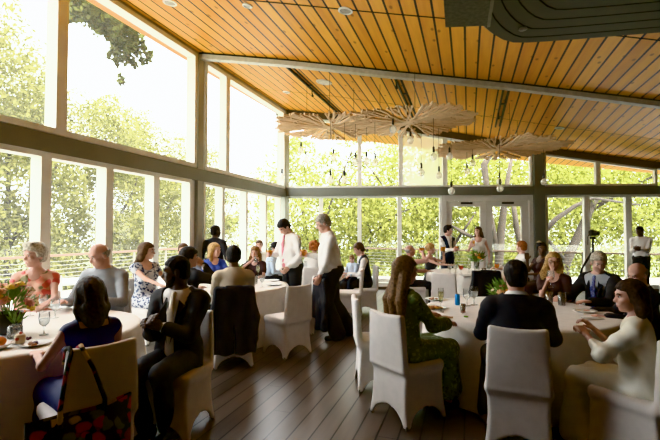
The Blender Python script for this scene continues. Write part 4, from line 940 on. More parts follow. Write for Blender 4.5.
# ---- back centre
c17=sitter('seated man in a white shirt and dark vest kissing a child',(.66,8.2),(-1,-.05),'white-covered chair under the man in the vest',hair=('short',H_BR),skin=SKP,garments=[shirt(WHITE),('top',NAVYV,dict(inf=.018,sleeves='none',v=(.16,.3),name='vest',collar=False)),TR,SH],pitch=.4,lean=.16,L=(-.10,.33,.75),R=(.10,.35,.80),look=(-1,-.05))
sitter('small child in dark clothes sitting on the lap of the man in the vest',(.42,8.17),(-.6,-.8),None,S=.56,z=.34,child=True,hair=('short',H_LB),skin=SKP,garments=[shirt(LBLUE),('trousers',NAVYV),SH],pitch=.1,look=(-.6,-.7),seat=.47,legs={'L':((-.12,.28,.50),(-.12,.36,.20),(-.1,1,0)),'R':((.12,.28,.50),(.12,.36,.2),(.1,1,0))})
# ---- back right table
c29=sitter('bald man in a pink shirt raising an orange drink at the back right table',(1.62,8.35),(1,.1),'white-covered chair under the bald man in pink',S=.95,hair=('fringe',H_GY),skin=SKP,garments=[shirt(PINKS),('trousers',BLACK),SH],R=(.04,.22,1.20),L=(-.17,.38,.80),curlR=.85,nR=(-1,.2,0),pitch=-.05,Rh=(.9,.3,-.6))
c31=sitter('woman with pinned-up blond hair and bare arms toasting at the back right table',(2.2,9.1),(.75,-.6),None,sex='f',S=.96,hair=('updo',H_BL),skin=SKP,garments=[('dress',DKSUIT,dict(sleeves='none',strapless=.40)),SH],R=(.10,.46,.90),L=(-.05,.26,1.16),curlL=.85,nL=(1,.2,0),look=(.95,-.2))
c27=stander('groom in a navy vest and white shirt by the double door',gp(447.5,40.5),(.35,-.93),S=.985,hair=('short',H_DK,dict(t=.016,top=1)),skin=SKP,garments=[shirt(WHITE,waist=-.02,wp=1,wr=.0065),tie(T_CREAM,y=.12,end=.2),('top',NAVYV,dict(inf=.018,sleeves='none',v=(.2,.28),name='vest',collar=False,waist=-.06,wp=1)),('trousers',NAVYV),SH],look=(.93,-.4),pitch=.08,R=(.02,.27,1.15),L=(-.03,.28,1.13),curlR=.8,curlL=.7,nR=(-1,0,0),nL=(1,0,0))
c28=stander('bride in a white v-neck dress with long dark hair holding an orange drink',gp(478.5,40.5),(-.35,-.93),S=.965,sex='f',hair=('long',H_BR,dict(len=.34)),skin=SKP,garments=[('dress',BRIDEW,dict(sleeves='none',length=1.,flare=.16,scoop=.115,nw=.1,inf=.012)),SH],look=(-.75,-.65),pitch=-.05,R=(.16,.30,1.24),L=(-.25,.10,.92),curlR=.85,nR=(-1,0,0))
sitter('man with ginger-brown hair in a white shirt at the back right table',(3.95,8.75),(-.9,.1),'white-covered chair under the ginger-haired man',hair=('short',H_RD),skin=SKP,garments=[shirt(WHITE),TR,SH],look=(-.6,.75),**ONT)
sitter('dark-haired woman with a cream flower in her hair at the back right table',(3.86,7.75),(-.85,-.25),None,sex='f',hair=('updo',H_DK),skin=SKD,garments=[('dress',MAROON,dict(sleeves='cap',scoop=.09)),SH],look=(-.35,-.93),R=(.02,.26,1.05),L=(-.17,.38,.80))
# ---- front right table
sitter('woman in a green floral dress with long brown hair',(.66,3.62),(.827,.562),'white-covered chair under the woman in green',sex='f',S=.985,hair=('long',H_CH,dict(len=.46,vol=1.)),skin=SKP,garments=[('dress',GREENF,dict(sleeves='long',wide=.022,neck=.52,length=.75,flare=.04)),SH],look=(.95,.3),pitch=.08,L=(-.14,.40,.80),R=(.13,.36,.76))
chair('empty white-covered chair standing behind the woman in green, seen edge-on',(.50,4.32),(1,.02))
sitter('man in a black suit seen from behind at the front right table',(1.39,3.15),(.38,.92),'white-covered chair in front at the right, under the man in the black suit',S=.985,fat=.03,hair=('short',H_DK,dict(t=.008)),skin=SKP,garments=[shirt(WHITE,neck=.56),jk(BLACK),('trousers',BLACK),('shoes',BROWNSH)],look=(.2,.98),pitch=.10,L=(-.22,.34,.80),R=(.22,.34,.80),Lh=(-.35,-.6,-.8),Rh=(.35,-.6,-.8),legs={'L':((-.20,.40,.54),(-.24,.28,.085),(-.3,1,0)),'R':((.16,.42,.54),(.16,.40,.085),(.15,1,0))})
c21=sitter('blonde woman in a maroon dress and glasses across the front right table',(2.80,5.3),toward((2.80,5.3),'R1'),'white-covered chair behind the blonde woman in maroon',sex='f',S=.95,hair=('long',H_BL,dict(len=.36,front=1)),skin=SKP,glasses=True,garments=[('dress',MAROON,dict(sleeves='short',scoop=.11)),SH],look=(-.45,-.9),R=(-.0,.28,.98),L=(-.17,.36,.80),curlR=.8,nR=(-1,0,0))
sitter('older silver-haired man in a dark suit and blue tie',(3.17,4.95),toward((3.17,4.95),'R1'),'white-covered chair behind the silver-haired man in the blue tie',S=.98,hair=('short',H_SV),skin=SKP,garments=[shirt(GREYS),tie(T_BLUE,y=.122),jk(DKSUIT,v=(.06,.34)),('trousers',DKSUIT),SH],look=(-.35,-.9),pitch=.35,lean=.14,L=(-.14,.42,.80),R=(.22,.40,.80),Rh=(.5,-.4,-.8))
sitter('bald man half hidden behind the woman in cream satin at the front right table',(3.00,4.06),(-.95,.2),'white-covered chair under the bald man beside the woman in cream',S=.93,hair=('fringe',H_GY),skin=SKP,garments=[shirt(WHITE),jk(BLACK),('trousers',BLACK),SH],look=(-.8,-.3),pitch=.3,lean=.1,**ONT)
sitter('woman in a cream satin dress with a dark brown bob at the right edge',(2.09,2.88),(-.45,.9),'white-covered chair at the right edge, under the woman in cream satin',sex='f',S=.90,fat=.03,twist=.45,hair=('bob',H_DB,dict(vol=1.12,len=.12)),skin=SKP,garments=[('dress',SATIN,dict(sleeves='puff',wide=.028,neck=.53,length=.95,flare=.07,wr=.008)),SH],look=(-.97,.22),pitch=.08,L=(-.20,.27,.92),R=(-.02,.30,.92),curlL=.8,Lh=(-.9,-.2,-.8),lean=.10,curlR=.7)
# ---- right back
stander('man in a white shirt standing by the right back windows looking at a phone',gp(641,40.5),(-.75,-.66),S=.975,fat=.01,hair=('short',H_DK,dict(t=.004)),skin=SKB,garments=[shirt(WHITE,waist=-.03,wp=1),TR,SH],look=(-.9,-.4),pitch=.25,R=(.05,.30,1.17),L=(-.05,.31,1.16),curlR=.7,curlL=.7,nR=(-1,0,.4),nL=(1,0,.4))
# ---- empty chairs and hung jackets
chair('empty white-covered chair at centre, its back turned, right of the black jacket chair',(-.55,5.44),(-.70,.71))
chair('empty white-covered chair beside the standing man in the pink tie',(-.42,6.62),(-.95,.25))
chair('empty white-covered chair in front of the man in the vest, seen from its side',(.34,7.62),(-1,.1))
chair('empty white-covered chair at the near side of the back right table',(1.98,7.05),(.55,.83))
chair('white-covered chair with a black jacket on it, by the back right table',(2.50,7.0),(.05,1))
chair('white-covered chair with a dark jacket, behind the bald man at right',gp(655,58),(-.3,1))
drape_jacket('black jacket hung over the back of the chair of the man in tan',BLACK,(-1.15,5.02),toward((-1.15,5.02),'L2'),top=.935)
drape_jacket('black jacket hung on a chair of the back right table behind the bouquet',BLACK,(2.50,7.0),(.05,1))
drape_jacket('dark jacket hung on the far chair at the right edge of the view',DKSUIT,gp(655,58),(-.3,1))
drape_jacket('black jacket hanging from the hand of the tall grey-haired man',BLACK,(-.13,6.05),(-.85,-.52),top=.90,length=.76,w=.14,hand=True)
# ================================================================ tableware
def wp(t,px,py,z=.75):                       # a point of the table top seen at a pixel
    r=ray(px,py); s=(z-H)/r.z; return (r.x*s,r.y*s,z)
def stemglass(label,loc,kind='goblet',drink=None,group=None,seg=18,h=None,s=1.):
    nm={'goblet':'water_goblet','wine':'wine_glass','flute':'champagne_flute','tumbler':'drinking_glass','mimosa':'juice_glass'}[kind]
    root=empty(nm,loc,0,label,'glass',group); root.scale=(s,s,s)
    pr={'goblet':[(.034,0),(.033,.004),(.006,.010),(.005,.055),(.012,.068),(.034,.09),(.040,.125),(.037,.175)],'wine':[(.034,0),(.033,.004),(.005,.01),(.0045,.085),(.018,.095),(.040,.125),(.042,.15),(.034,.20)],
        'flute':[(.032,0),(.031,.004),(.005,.01),(.0045,.085),(.014,.10),(.027,.15),(.029,.20),(.026,.24)],'tumbler':[(.030,0),(.031,.003),(.036,.12)],'mimosa':[(.033,0),(.032,.004),(.005,.01),(.0045,.06),(.020,.072),(.037,.10),(.042,.135),(.038,.17)]}[kind]
    if kind=='tumbler': MB().lathe(pr+[(.033,.12),(.028,.008),(.0005,.008)],seg=seg,close=True).build('glass_bowl',GLS,root,smooth=True)
    else:
        MB().lathe(pr[:5],seg=seg).build('stem',GLS,root,smooth=True); MB().lathe([(a,z) for a,z in pr[4:]],seg=seg,close=False).build('glass_bowl',GLS,root,smooth=True)
    if drink:
        lv={'goblet':(4,7),'wine':(4,6),'flute':(4,7),'tumbler':(0,0),'mimosa':(4,7)}[kind]
        if kind=='tumbler': q=[(.027,.009),(.031,.085)]
        else: q=[(a*.93,z+.002) for a,z in pr[lv[0]:lv[1]]]
        MB().lathe(q,seg=seg).build('drink',drink,root,smooth=True)
    return root
def plate(label,loc,r=.12,group=None,food=()):
    root=empty('dinner_plate',loc,0,label,'plate',group)
    MB().lathe([(.0005,.004),(r*.62,.004),(r*.72,.012),(r,.02),(r*1.01,.017),(r*.7,.004),(r*.6,.0)],seg=28,close=False).build('plate_dish',PORC,root,smooth=True)
    return root
rgf=np.random.default_rng(5)
def food(name,label,loc,mats,n,r,sz):
    root=empty(name,loc,0,label,'food'); 
    for i,m in enumerate(mats):
        b=MB()
        for j in range(n):
            a=rgf.uniform(0,6.28); q=r*math.sqrt(rgf.uniform(0,1)); b.ell((q*math.cos(a),q*math.sin(a),sz*.5+rgf.uniform(0,sz)*(1-q/r)),(sz*rgf.uniform(.6,1.2),sz*rgf.uniform(.5,1),sz*.55),8)
        o=b.build(('pasta_portion','garnish','fruit_portion')[i%3],m,root,smooth=True); o['kind']='stuff'
    return root
PASTA=mat('pasta_yellow',(.62,.36,.10),.6,var=.3,scale=60); FRUIT=mat('fruit_orange',(.7,.22,.04),.5); BERRY=mat('berry_dark',(.06,.01,.02),.4); HAM=mat('pastry_brown',(.30,.14,.06),.6,var=.3); SALAD=mat('salad_green',(.15,.26,.05),.6,var=.3)
def petals(b,c,r,n,M,mi=0):
    b.ell(c,(r*.55,r*.55,r*.5),8,mi)
    for ring,(rr,zz,k_) in enumerate(((.45,.15,n),(.75,-.05,n+2))):
        for i in range(k_):
            a=2*math.pi*i/k_+ring*.4; p=M@Vector((math.cos(a)*r*rr,math.sin(a)*r*rr,zz*r)); R=Matrix.Rotation(a,3,'Z')@Matrix.Rotation(.6-.5*ring,3,'Y'); b.ell((c[0]+p.x,c[1]+p.y,c[2]+p.z),(r*.38,r*.34,r*.13),6,mi,M@R)
def bouquet(label,loc,vase,hgt,flowers,rad,nleaf,seed,group=None,lsize=.05,vm=None,wide=1.):
    rg=np.random.default_rng(seed); root=empty('flower_arrangement',loc,0,label,'flower arrangement',group)
    pr={'jar':[(.045,0),(.05,.01),(.05,hgt*.8),(.042,hgt),(.040,hgt),(.046,hgt*.8),(.046,.012)],'tall':[(.05,0),(.052,.01),(.04,hgt*.5),(.055,hgt),(.052,hgt),(.036,hgt*.5)],'bowl':[(.05,0),(.09,.03),(.10,hgt),(.095,hgt),(.08,.03)]}[vase]
    MB().lathe(pr,seg=18).build('vase',vm or GLS,root,smooth=True)
    V=[];b=MB()
    for i in range(nleaf):
        a=rg.uniform(0,6.28); el=rg.uniform(-.25,1.35); q=rad*rg.uniform(.45,1.1); p=Vector((math.cos(a)*math.cos(el)*q*wide,math.sin(a)*math.cos(el)*q*wide,hgt+.02+math.sin(el)*q+rad*.25))
        d=(p-Vector((0,0,hgt))).normalized(); s=d.cross(Vector((rg.normal(),rg.normal(),rg.normal()))).normalized(); L=lsize*rg.uniform(.8,1.6); w=L*.28; nn=d.cross(s)
        b.add([p-d*L,p-d*L*.2+s*w+nn*w*.3,p+d*L,p-d*L*.2-s*w+nn*w*.3],[(0,1,2),(0,2,3)])
    o=b.build('foliage',LEAF,root); o['kind']='stuff'
    b=MB()
    for fm,fr,fp in flowers: b.tube([(0,0,hgt*.3),(fp[0]*.4,fp[1]*.4,hgt+.02),fp],.003,5)
    o=b.build('stem',LEAF,root); o['kind']='stuff'
    for fm,fr,fp in flowers:
        d=Vector((fp[0],fp[1],max(fp[2]-hgt,.01)+.06)).normalized(); M=d.to_track_quat('Z','Y').to_matrix(); b=MB(); petals(b,fp,fr,6,M); b.build('flower',fm,root,smooth=True)
    return root
FY=mat('yellow_petal',(.80,.55,.10),.6,var=.12); FP=mat('pink_petal',(.72,.36,.30),.6,var=.15); FO=mat('orange_petal',(.85,.38,.07),.6,var=.12); FC=mat('cream_petal',(.76,.66,.46),.6,var=.1); FPCH=mat('peach_petal',(.80,.48,.28),.6,var=.12)
def fl(seed,n,rad,hgt,mats,fr=(.022,.036),up=.5,wide=1.):
    rg=np.random.default_rng(seed); out=[]
    for i in range(n):
        a=i*2.4; el=rg.uniform(-.1,1.3); q=rad*rg.uniform(.85,1.12); out.append((mats[i%len(mats)],rg.uniform(*fr),(math.cos(a)*math.cos(el)*q*wide,math.sin(a)*math.cos(el)*q*wide,hgt+rad*.25+math.sin(el)*q)))
    return out
def cutlery(label,loc,rz,group=None):
    root=empty('table_knife',loc,rz,label,'knife',group); m=mat('cutlery_steel',(.5,.5,.5),.25,.9)
    MB().box((0,-.05,.003),(.012,.10,.005),bev=.002).build('handle',m,root); MB().add([(-.007,0,.002),(.007,0,.002),(.008,.10,.002),(0,.12,.002),(-.006,.1,.002),(-.007,0,.004),(.007,0,.004),(.008,.10,.004),(0,.12,.004),(-.006,.1,.004)],[(4,3,2,1,0),(5,6,7,8,9),(0,1,6,5),(1,2,7,6),(2,3,8,7),(3,4,9,8),(4,0,5,9)]).build('blade',m,root)
def napkin(label,loc,rz,m,size=(.20,.10),group=None):
    root=empty('cloth_napkin',loc,rz,label,'napkin',group); h=.006; V=[];Fc=[]; nx,ny=10,6
    for j in range(ny+1):
        for i in range(nx+1):
            x=(i/nx-.5)*size[0]; y=(j/ny-.5)*size[1]; V.append((x,y,h+.012*math.exp(-((y/size[1])*4)**2)+.003*math.sin(x*60+y*40)))
    for j in range(ny):
        for i in range(nx): a=j*(nx+1)+i; Fc.append((a,a+1,a+nx+2,a+nx+1))
    V2=V+[(x,y,.001) for x,y,z in V]; n=len(V); F2=Fc+[tuple(v+n for v in f[::-1]) for f in Fc]
    mesh_obj('folded_cloth',V2,F2,m,root)
# ---- front left table
g='flower arrangements'
bouquet('big arrangement of yellow and pink flowers at the left edge',wp('L1',8,334),'bowl',.17,fl(3,24,.19,.17,[FY,FP,FY,FC,FP,FPCH],(.030,.048)),0.17,170,4,lsize=.03,vm=mat('dark_vase',(.05,.05,.045),.3))
bouquet('small jar of green sprigs before the big arrangement on the front left table',wp('L1',15,338),'jar',.10,[],.06,26,8,lsize=.03)
stemglass('amber cocktail glass on the front left table',wp('L1',30,316),'wine',AMBER)
stemglass('water goblet at the middle of the front left table, left of its neighbour',wp('L1',43,312),'goblet',WATER)
stemglass('water goblet beside the shoulder of the woman in blue',wp('L1',55,318),'goblet',WATER)
stemglass('water goblet nearest the camera on the front left table',wp('L1',44,335),'goblet',WATER)
plate('white plate of pastries beside the woman in blue',wp('L1',35,345),.10); p=wp('L1',35,345,.765); food('pastry_pieces','small pastries and salad on the plate beside the woman in blue',p,[HAM,BERRY],5,.05,.018)
plate('small white saucer under the dessert jar',wp('L1',20,343),.075)
root=empty('dessert_jar',wp('L1',20,343,.768),0,'small jar of cream dessert with a red berry on the front left table','dessert'); MB().lathe([(.026,0),(.03,.004),(.034,.05),(.024,.065)],seg=18).build('jar',mat('cream_dessert',(.66,.52,.33),.4),root,smooth=True); MB().ell((0,-.03,.035),(.016,.008,.012),8).ell((.004,0,.07),(.01,.01,.01),8).build('berry_topping',mat('red_berry',(.5,.06,.04),.4),root,smooth=True)
root=empty('fruit_bowl',wp('L1',-1,349),0,'small bowl of orange fruit at the left edge of the front table','bowl'); MB().lathe([(.03,0),(.06,.02),(.07,.035),(.066,.035),(.05,.018)],seg=20).build('bowl_dish',PORC,root,smooth=True); MB().ell((0,0,.05),(.042,.042,.036),10).build('orange_fruit',FRUIT,root,smooth=True)
root=empty('dark_berries',wp('L1',28,341),0,'cluster of dark berries between the dessert jar and the pastry plate','berries'); b=MB()
for i in range(7): b.ell((rgf.uniform(-.02,.02),rgf.uniform(-.02,.02),.012+rgf.uniform(0,.012)),(.011,.011,.011),7)
o=b.build('berry_cluster',BERRY,root,smooth=True); o['kind']='stuff'
plate('white plate at the far side of the front left table',wp('L1',62,308),.12); napkin('pale napkin before the older man in grey',wp('L1',74,309),.4,CLOTHW)
plate('white plate at the far left of the front left table, before the coral dress',wp('L1',36,309),.12)
# ---- centre left table
bouquet('yellow flowers in the middle of the centre left table behind the man in tan',(-1.42,6.45,.75),'jar',.12,fl(5,9,.11,.12,[FY,FC,FY],(.03,.042)),.11,50,9)
for i,(px,py,kind,dr,lb) in enumerate(((202,289,'flute',PALEDR,'champagne flute before the person with a hand to the face'),(207.5,288,'goblet',WATER,'water goblet left of the man in tan'),(211,284,'goblet',WATER,'rear water goblet left of the man in tan'),(255.5,284,'tumbler',WATER,'short water glass right of the man in tan'),(262,287,'goblet',WATER,'water goblet right of the man in tan, nearer the empty chair'),(258,279,'flute',PALEDR,'champagne flute at the far right of the centre left table'))):
    stemglass(lb,wp('L2',px,py),kind,dr,seg=14)
plate('white plate at the right side of the centre left table',wp('L2',274,285),.12); napkin('crumpled white napkin on the plate of the centre left table',wp('L2',272,284.5,.772),.2,PORC,(.16,.12))
plate('white plate at the far right rim of the centre left table',wp('L2',273,281),.10)
# ---- front right table
bouquet('low green bouquet with peach roses left of the black suit',wp('R1',503,301),'bowl',.05,[(FPCH,.042,(-.06,-.08,.12)),(FO,.032,(.02,-.1,.13)),(FP,.036,(-.02,-.02,.18)),(FPCH,.03,(.1,-.06,.14)),(FY,.026,(.06,.0,.17)),(FC,.026,(-.12,0,.13))],.13,190,12,lsize=.034,wide=1.3)
stemglass('champagne flute beside the woman in green',wp('R1',441,312),'flute',PALEDR)
stemglass('tall water goblet left of the black suit shoulder',wp('R1',474,305),'goblet',WATER,s=1.15)
stemglass('short amber shot glass beside the black suit elbow',wp('R1',463,313),'tumbler',AMBER,s=.75)
stemglass('empty goblet behind the blue can on the front right table',wp('R1',467,306),'goblet',None,s=1.05)
stemglass('left one of the pair of water glasses before the woman in maroon',wp('R1',549.5,304),'tumbler',WATER,s=1.1)
stemglass('right one of the pair of water glasses before the woman in maroon',wp('R1',562,305.5),'tumbler',WATER,s=1.15)
root=empty('drink_can',wp('R1',457.5,305),0,'small blue drink can on the front right table','can'); MB().lathe([(.022,0),(.027,.006),(.027,.11),(.022,.12)],seg=18).build('can_body',mat('blue_can',(.02,.22,.55),.35,.4),root,smooth=True); MB().lathe([(.021,.1195),(.021,.123),(.002,.122)],seg=16).build('can_lid',mat('handle_steel',(.4,.38,.34),.3,.9),root)
plate('white plate of pasta before the woman in green',wp('R1',434,308.5),.13); food('pasta_serving','heap of yellow pasta on the plate before the woman in green',wp('R1',434,308.5,.762),[PASTA,HAM],14,.075,.02)
plate('plate of leftovers behind the pasta plate',wp('R1',434,300),.11); food('pastry_pieces','brown pastry pieces on the plate behind the pasta',wp('R1',434,300,.762),[HAM],6,.05,.02)
napkin('tan rolled napkin at the rim before the woman in green',wp('R1',442,317.5),-.35,mat('tan_napkin_cloth',(.42,.27,.16),.8),(.20,.035))
root=empty('lime_slice',wp('R1',466,317),0,'bright green lime slice beside the black suit sleeve','lime'); MB().lathe([(.001,0),(.02,0),(.022,.004),(.02,.008),(.001,.008)],seg=14).build('lime_flesh',mat('lime_flesh',(.25,.5,.04),.4),root,smooth=True)
napkin('white napkin at the right rim of the front right table',wp('R1',592,319),.15,PORC,(.20,.10)); plate('white plate before the silver-haired man',wp('R1',585,312),.11)
# ---- back tables
bouquet('tall bouquet of peach flowers in the middle of the back right table',(2.93,8.4,.75),'tall',.20,fl(21,12,.15,.20,[FPCH,FC,FO,FP],(.03,.045)),.16,70,22,lsize=.07)
for i,(px,py,kind,dr,lb) in enumerate(((450,273.5,'goblet',WATER,'left wine glass at the near rim of the back right table'),(455.5,273,'goblet',WATER,'second glass from the left on the back right table'),(461,274,'mimosa',PINKDR,'coral-red drink on the back right table'),(469,273,'goblet',PALEDR,'pale drink left of the tall bouquet'),(489,273,'goblet',WATER,'water goblet right of the tall bouquet'),(497,272.5,'mimosa',ORANGE,'orange drink at the right of the back right table'),(505,272,'goblet',WATER,'rightmost water goblet on the back right table'),(484,275.5,'tumbler',PALEDR,'small votive glass at the near rim of the back right table'))):
    stemglass(lb,wp('R2',px,py),kind,dr,seg=12,s=1.15)
plate('white plate on the near rim of the back right table',wp('R2',466,276),.12)
plate('white plate on the small back table behind the standing men',(-.6,9.1,.75),.12); stemglass('water goblet on the small back table behind the standing men',(-.85,9.15,.75),'goblet',WATER,seg=12)
# ---- drinks and things held in hands
def held(c,side,kind,dr,label,up=0.,s=1.):
    g_=c.grip[side]; f=c.root; v=Matrix.Rotation(c.rz,3,'Z')@Vector(g_)*f.scale[0]+Vector(f.location)
    return stemglass(label,(v.x,v.y,v.z-.085*s+up),kind,dr,seg=14,s=s)
held(c14,'R','mimosa',ORANGE,'orange drink held by the man in the pink tie',s=1.35)
held(c16,'R','mimosa',ORANGE,'orange drink held by the tall grey-haired man',s=1.3)
held(c27,'R','mimosa',ORANGE,'orange drink held by the groom',s=1.2)
held(c28,'R','flute',ORANGE,'orange drink in a flute held by the bride',s=1.1)
held(c29,'R','mimosa',ORANGE,'orange drink raised by the bald man in pink',s=1.4)
held(c31,'L','mimosa',ORANGE,'orange drink raised by the woman with pinned-up hair',s=1.4)
held(c21,'R','wine',PINKDR,'red drink held by the woman in maroon')
ph=[c for c in ALLP if 'phone' in c.root['label']][0]; v=Matrix.Rotation(ph.rz,3,'Z')@Vector((ph.grip['R']+ph.grip['L'])/2)*ph.root.scale[0]+Vector(ph.root.location)
root=empty('mobile_phone',v,ph.rz,'dark mobile phone held by the man at the right back windows','phone'); MB().box((0,.02,.01),(.15,.012,.075),Matrix.Rotation(.5,3,'X'),bev=.004).build('phone_body',DARKM,root)
gl=[c for c in ALLP if 'girl ' in c.root['label']][0]; v=Matrix.Rotation(gl.rz,3,'Z')@Vector(gl.grip['R'])*gl.root.scale[0]+Vector(gl.root.location)
stemglass('clear glass at the lips of the girl with long blond hair',(v.x,v.y,v.z-.06),'tumbler',WATER,seg=12)
fw=[c for c in ALLP if 'cream flower' in c.root['label']][0]; v=Matrix.Rotation(fw.rz,3,'Z')@Vector(fw.Hd(-.05,-.02,.115)); root=fw.root
b=MB(); petals(b,fw.Hd(.04,-.0,.125),.055,6,Matrix.Identity(3)); b.build('hair_flower',FC,root,smooth=True)
# ---- floral tote bag on the chair of the woman in blue
ang=math.atan2(.755,.656); root=empty('tote_bag',(-1.53,2.68,0),ang,'dark floral tote bag hanging on the chair of the woman in blue','tote bag')
b=MB(); V=[];Fc=[]; nx,nz=14,10
def bagp(i,j,sd):
    u=i/nx*2-1; w=j/nz; wd=.205+.015*w; th=.055*(1-u*u*.85)*(1-.55*w)+.006; return (-.155+u*(wd+.045), -.375+sd*th+.012*math.sin(u*5+w*3), .27+.33*w-.012*w*(1-u*u)*2)
for sd in (-1,1):
    for j in range(nz+1):
        for i in range(nx+1): V.append(bagp(i,j,sd))
m1=(nx+1)*(nz+1)
for j in range(nz):
    for i in range(nx):
        a=j*(nx+1)+i; Fc.append((a,a+1,a+nx+2,a+nx+1)); Fc.append(tuple(v+m1 for v in (a,a+nx+1,a+nx+2,a+1)))
for i in range(nx): Fc.append((i+1,i,m1+i,m1+i+1))
for j in range(nz): a=j*(nx+1); Fc.append((a,a+nx+1,a+nx+1+m1,a+m1)); a+=nx; Fc.append((a+nx+1,a,a+m1,a+nx+1+m1))
mesh_obj('bag_body',V,Fc,BAGF,root)
for x0,x1,yy,z0 in ((-.27,-.19,-.40,.60),(-.05,-.13,-.40,.60)):
    MB().tube([(x0,-.405,.53),(x0,-.40,.62),(x0+(x1-x0)*.5,-.345,.78),(x1,-.30,.885),(x1,-.265,.905),(x1,-.215,.885),(x1,-.19,.80)],[.014,.013,.012,.012,.012,.012,.012],8).build('strap',BAGF,root,smooth=True)
# ---- camera on tripod
X,Y=gp(593,45); zt=at(593,236,F/45).z; root=empty('camera_tripod',(X,Y,0),.3,'black tripod with a video camera on top by the right back windows','tripod')
for i in range(3):
    a=2.1*i+.5; MB().tube([(0.03*math.cos(a),.03*math.sin(a),zt-.38),(.22*math.cos(a),.22*math.sin(a),.75),(.42*math.cos(a),.42*math.sin(a),.015)],[.026,.022,.018],8).build('leg',DARKM,root,smooth=True)
MB().tube([(0,0,.75),(0,0,zt-.06)],[.022,.022],8).tube([(0,0,zt-.42),(0,0,zt-.34)],.035,10).build('centre_column',DARKM,root)
MB().box((0,0,zt-.04),(.09,.09,.06),bev=.01).tube([(0,-.03,zt-.05),(.02,-.22,zt-.2)],.009,6).build('pan_head',DARKM,root)
MB().box((0,0,zt+.06),(.15,.10,.12),bev=.015).tube([(0,-.05,zt+.06),(0,-.14,zt+.06)],[.042,.045],14).box((0,.02,zt+.13),(.06,.06,.03),bev=.008).build('video_camera',DARKM,root)
MB().tube([(-.07,.02,zt+.05),(-.11,.03,zt-.02),(-.11,.03,zt-.2)],.006,6).build('hanging_strap',DARKM,root)
# ---- chandelier discs with bare bulbs
def disc_mesh(R,seed,rx=1.):
    rg=np.random.default_rng(seed); b=MB()
    def rib(pts,w0,w1,th=.022):
        P=[Vector(p) for p in pts]; V=[];Fc=[]; n=len(P)
        for i,p in enumerate(P):
            d=(P[min(i+1,n-1)]-P[max(i-1,0)]).normalized(); s=Vector((-d.y,d.x,0)).normalized(); w=w0+(w1-w0)*i/(n-1)
            V+=[p-s*w+Vector((0,0,-th)),p+s*w+Vector((0,0,-th)),p+s*w+Vector((0,0,th)),p-s*w+Vector((0,0,th))]
        for i in range(n-1):
            for k_ in range(4): Fc.append((i*4+k_,i*4+(k_+1)%4,(i+1)*4+(k_+1)%4,(i+1)*4+k_))
        Fc+=[(0,3,2,1),tuple((n-1)*4+k_ for k_ in range(4))]; b.add(V,[f[::-1] for f in Fc])
    def edge(a): return R*(1+.06*math.sin(5*a+seed)+.03*math.sin(11*a))
    def grow(r0,a0,da,lev,w,sp):
        steps=4; r1={0:.20,1:.40,2:.66,3:1.0}[lev]*rg.uniform(.9,1.06 if lev<3 else 1.03); pts=[]; bw=rg.uniform(-.25,.25)*sp
        for i in range(steps+1):
            t=i/steps; a=a0+da*t+bw*math.sin(math.pi*t); r=(r0+(r1-r0)*t)*edge(a); pts.append((r*math.cos(a)*rx,r*math.sin(a),.02*math.sin(2*a+seed)*(r/R)))
        rib(pts,w,w*.8,.018)
        if lev<3:
            for s in (-1,1): grow(r1,a0+da,s*sp*rg.uniform(.2,.3),lev+1,w*.84,sp/2)
    N=13
    for i in range(N): grow(.05,2*math.pi*i/N+rg.uniform(-.06,.06),rg.uniform(-.1,.1),0,.027,2*math.pi/N)
    for q in (.45,.62,.80):                                        # short cross links between neighbouring branches
        for i in range(11):
            a=rg.uniform(0,6.28); rr=q*edge(a); rib([(rr*math.cos(a)*rx,rr*math.sin(a),.0),((rr+.08)*math.cos(a+.09)*rx,(rr+.08)*math.sin(a+.09),.0)],.014,.014,.016)
    b.lathe([(.001,-.025),(.10,-.025),(.10,.025),(.001,.025)],seg=20); return b
BULBG=glassmat('bulb_glass',(.97,.96,.9),gloss=.35,haze=.45,hazecol=(1,.98,.92))  # haze put into the clear glass to brighten the globes like a highlight
def chandelier(label,cx,cy,k,R,seed,bulbs,rx=1.):
    Y=F/k; c=at(cx,cy,Y); root=empty('branching_chandelier',c,0,label,'chandelier','laser-cut wooden chandeliers')
    disc_mesh(R,seed,rx).build('wooden_disc',WOODCH,root)
    for a in (.5,2.6,4.7):
        x,y=R*.5*math.cos(a)*rx,R*.5*math.sin(a); MB().tube([(x,y,.03),(x,y,cz((c.x+x,c.y+y))-c.z-.01)],.004,6).build('suspension_cable',DARKM,root)
    for px,py,dy in bulbs:
        p=at(px,py,Y+dy); x,y,z=p.x-c.x,p.y-c.y,p.z-c.z
        sock=MB().tube([(x,y,z+.05),(x,y,max(.05,z+.1))],.004,6).lathe([(.006,.16),(.02,.15),(.022,.06),(.018,.05)],(x,y,z),12).build('pendant_socket',DARKM,root,smooth=False)
        MB().lathe([(.015,.055),(.02,.04),(.052,.012),(.066,-.03),(.056,-.074),(.03,-.1),(.001,-.107)],(x,y,z),16,close=False).build('globe_bulb',BULBG,sock,smooth=True)
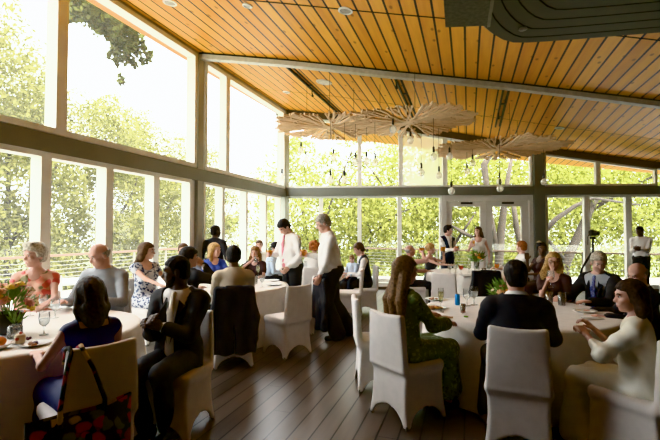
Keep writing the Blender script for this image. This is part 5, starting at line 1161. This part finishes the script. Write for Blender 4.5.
chandelier('left branching wooden chandelier disc nearest the left window corner',330,127,49,1.15,1,[(301,149,.3),(306,158,.8),(333.5,156,0),(355.5,160,-.3),(330.4,178,-.6),(344.5,178.5,-.4),(282,176,.5)])
chandelier('middle branching wooden chandelier disc overlapping the left one',409,122,52,1.22,2,[(366.7,159,.4),(375,161,0),(393,127.5,-.5),(410.5,139,.3),(421.4,171,0),(433.6,155,-.3),(439,174,.4)])
chandelier('rear right branching wooden chandelier disc with the lowest globe bulbs',497,149,46,1.36,3,[(449.5,155,-.4),(451.4,189.5,-.8),(472.6,161.5,0),(467,170,.3),(499.4,180,.3),(500,187,-.5),(544,180.5,0)])
# ================================================================ light
sc=bpy.context.scene
w=bpy.data.worlds.new('overcast_sky'); sc.world=w; w.use_nodes=True; nt=w.node_tree; bg=nt.nodes['Background']
tc=nt.nodes.new('ShaderNodeTexCoord'); sp=nt.nodes.new('ShaderNodeSeparateXYZ'); nt.links.new(tc.outputs['Generated'],sp.inputs[0])
rp=nt.nodes.new('ShaderNodeValToRGB'); rp.color_ramp.elements[0].position=.42; rp.color_ramp.elements[0].color=(.30,.33,.24,1); rp.color_ramp.elements[1].position=.56; rp.color_ramp.elements[1].color=(.93,.97,1.0,1)
mp=nt.nodes.new('ShaderNodeMapRange'); mp.inputs[1].default_value=-1; mp.inputs[2].default_value=1; nt.links.new(sp.outputs[2],mp.inputs[0]); nt.links.new(mp.outputs[0],rp.inputs[0]); nt.links.new(rp.outputs[0],bg.inputs[0]); bg.inputs[1].default_value=WORLD_S
l=bpy.data.lights.new('sun','SUN'); lo=bpy.data.objects.new('sun',l); C.objects.link(lo); l.energy=SUN_S; l.color=(1,.97,.93); l.angle=.05; lo.rotation_euler=Vector((-.35,.55,-1.0)).to_track_quat('-Z','Y').to_euler()
sc.cycles.use_denoising=True; sc.cycles.max_bounces=10; sc.cycles.transparent_max_bounces=16; sc.cycles.caustics_reflective=False; sc.cycles.caustics_refractive=False; sc.cycles.sample_clamp_indirect=8
sc.view_settings.view_transform=VT; sc.view_settings.look=LOOK; sc.view_settings.exposure=EXPO; sc.view_settings.gamma=GAM
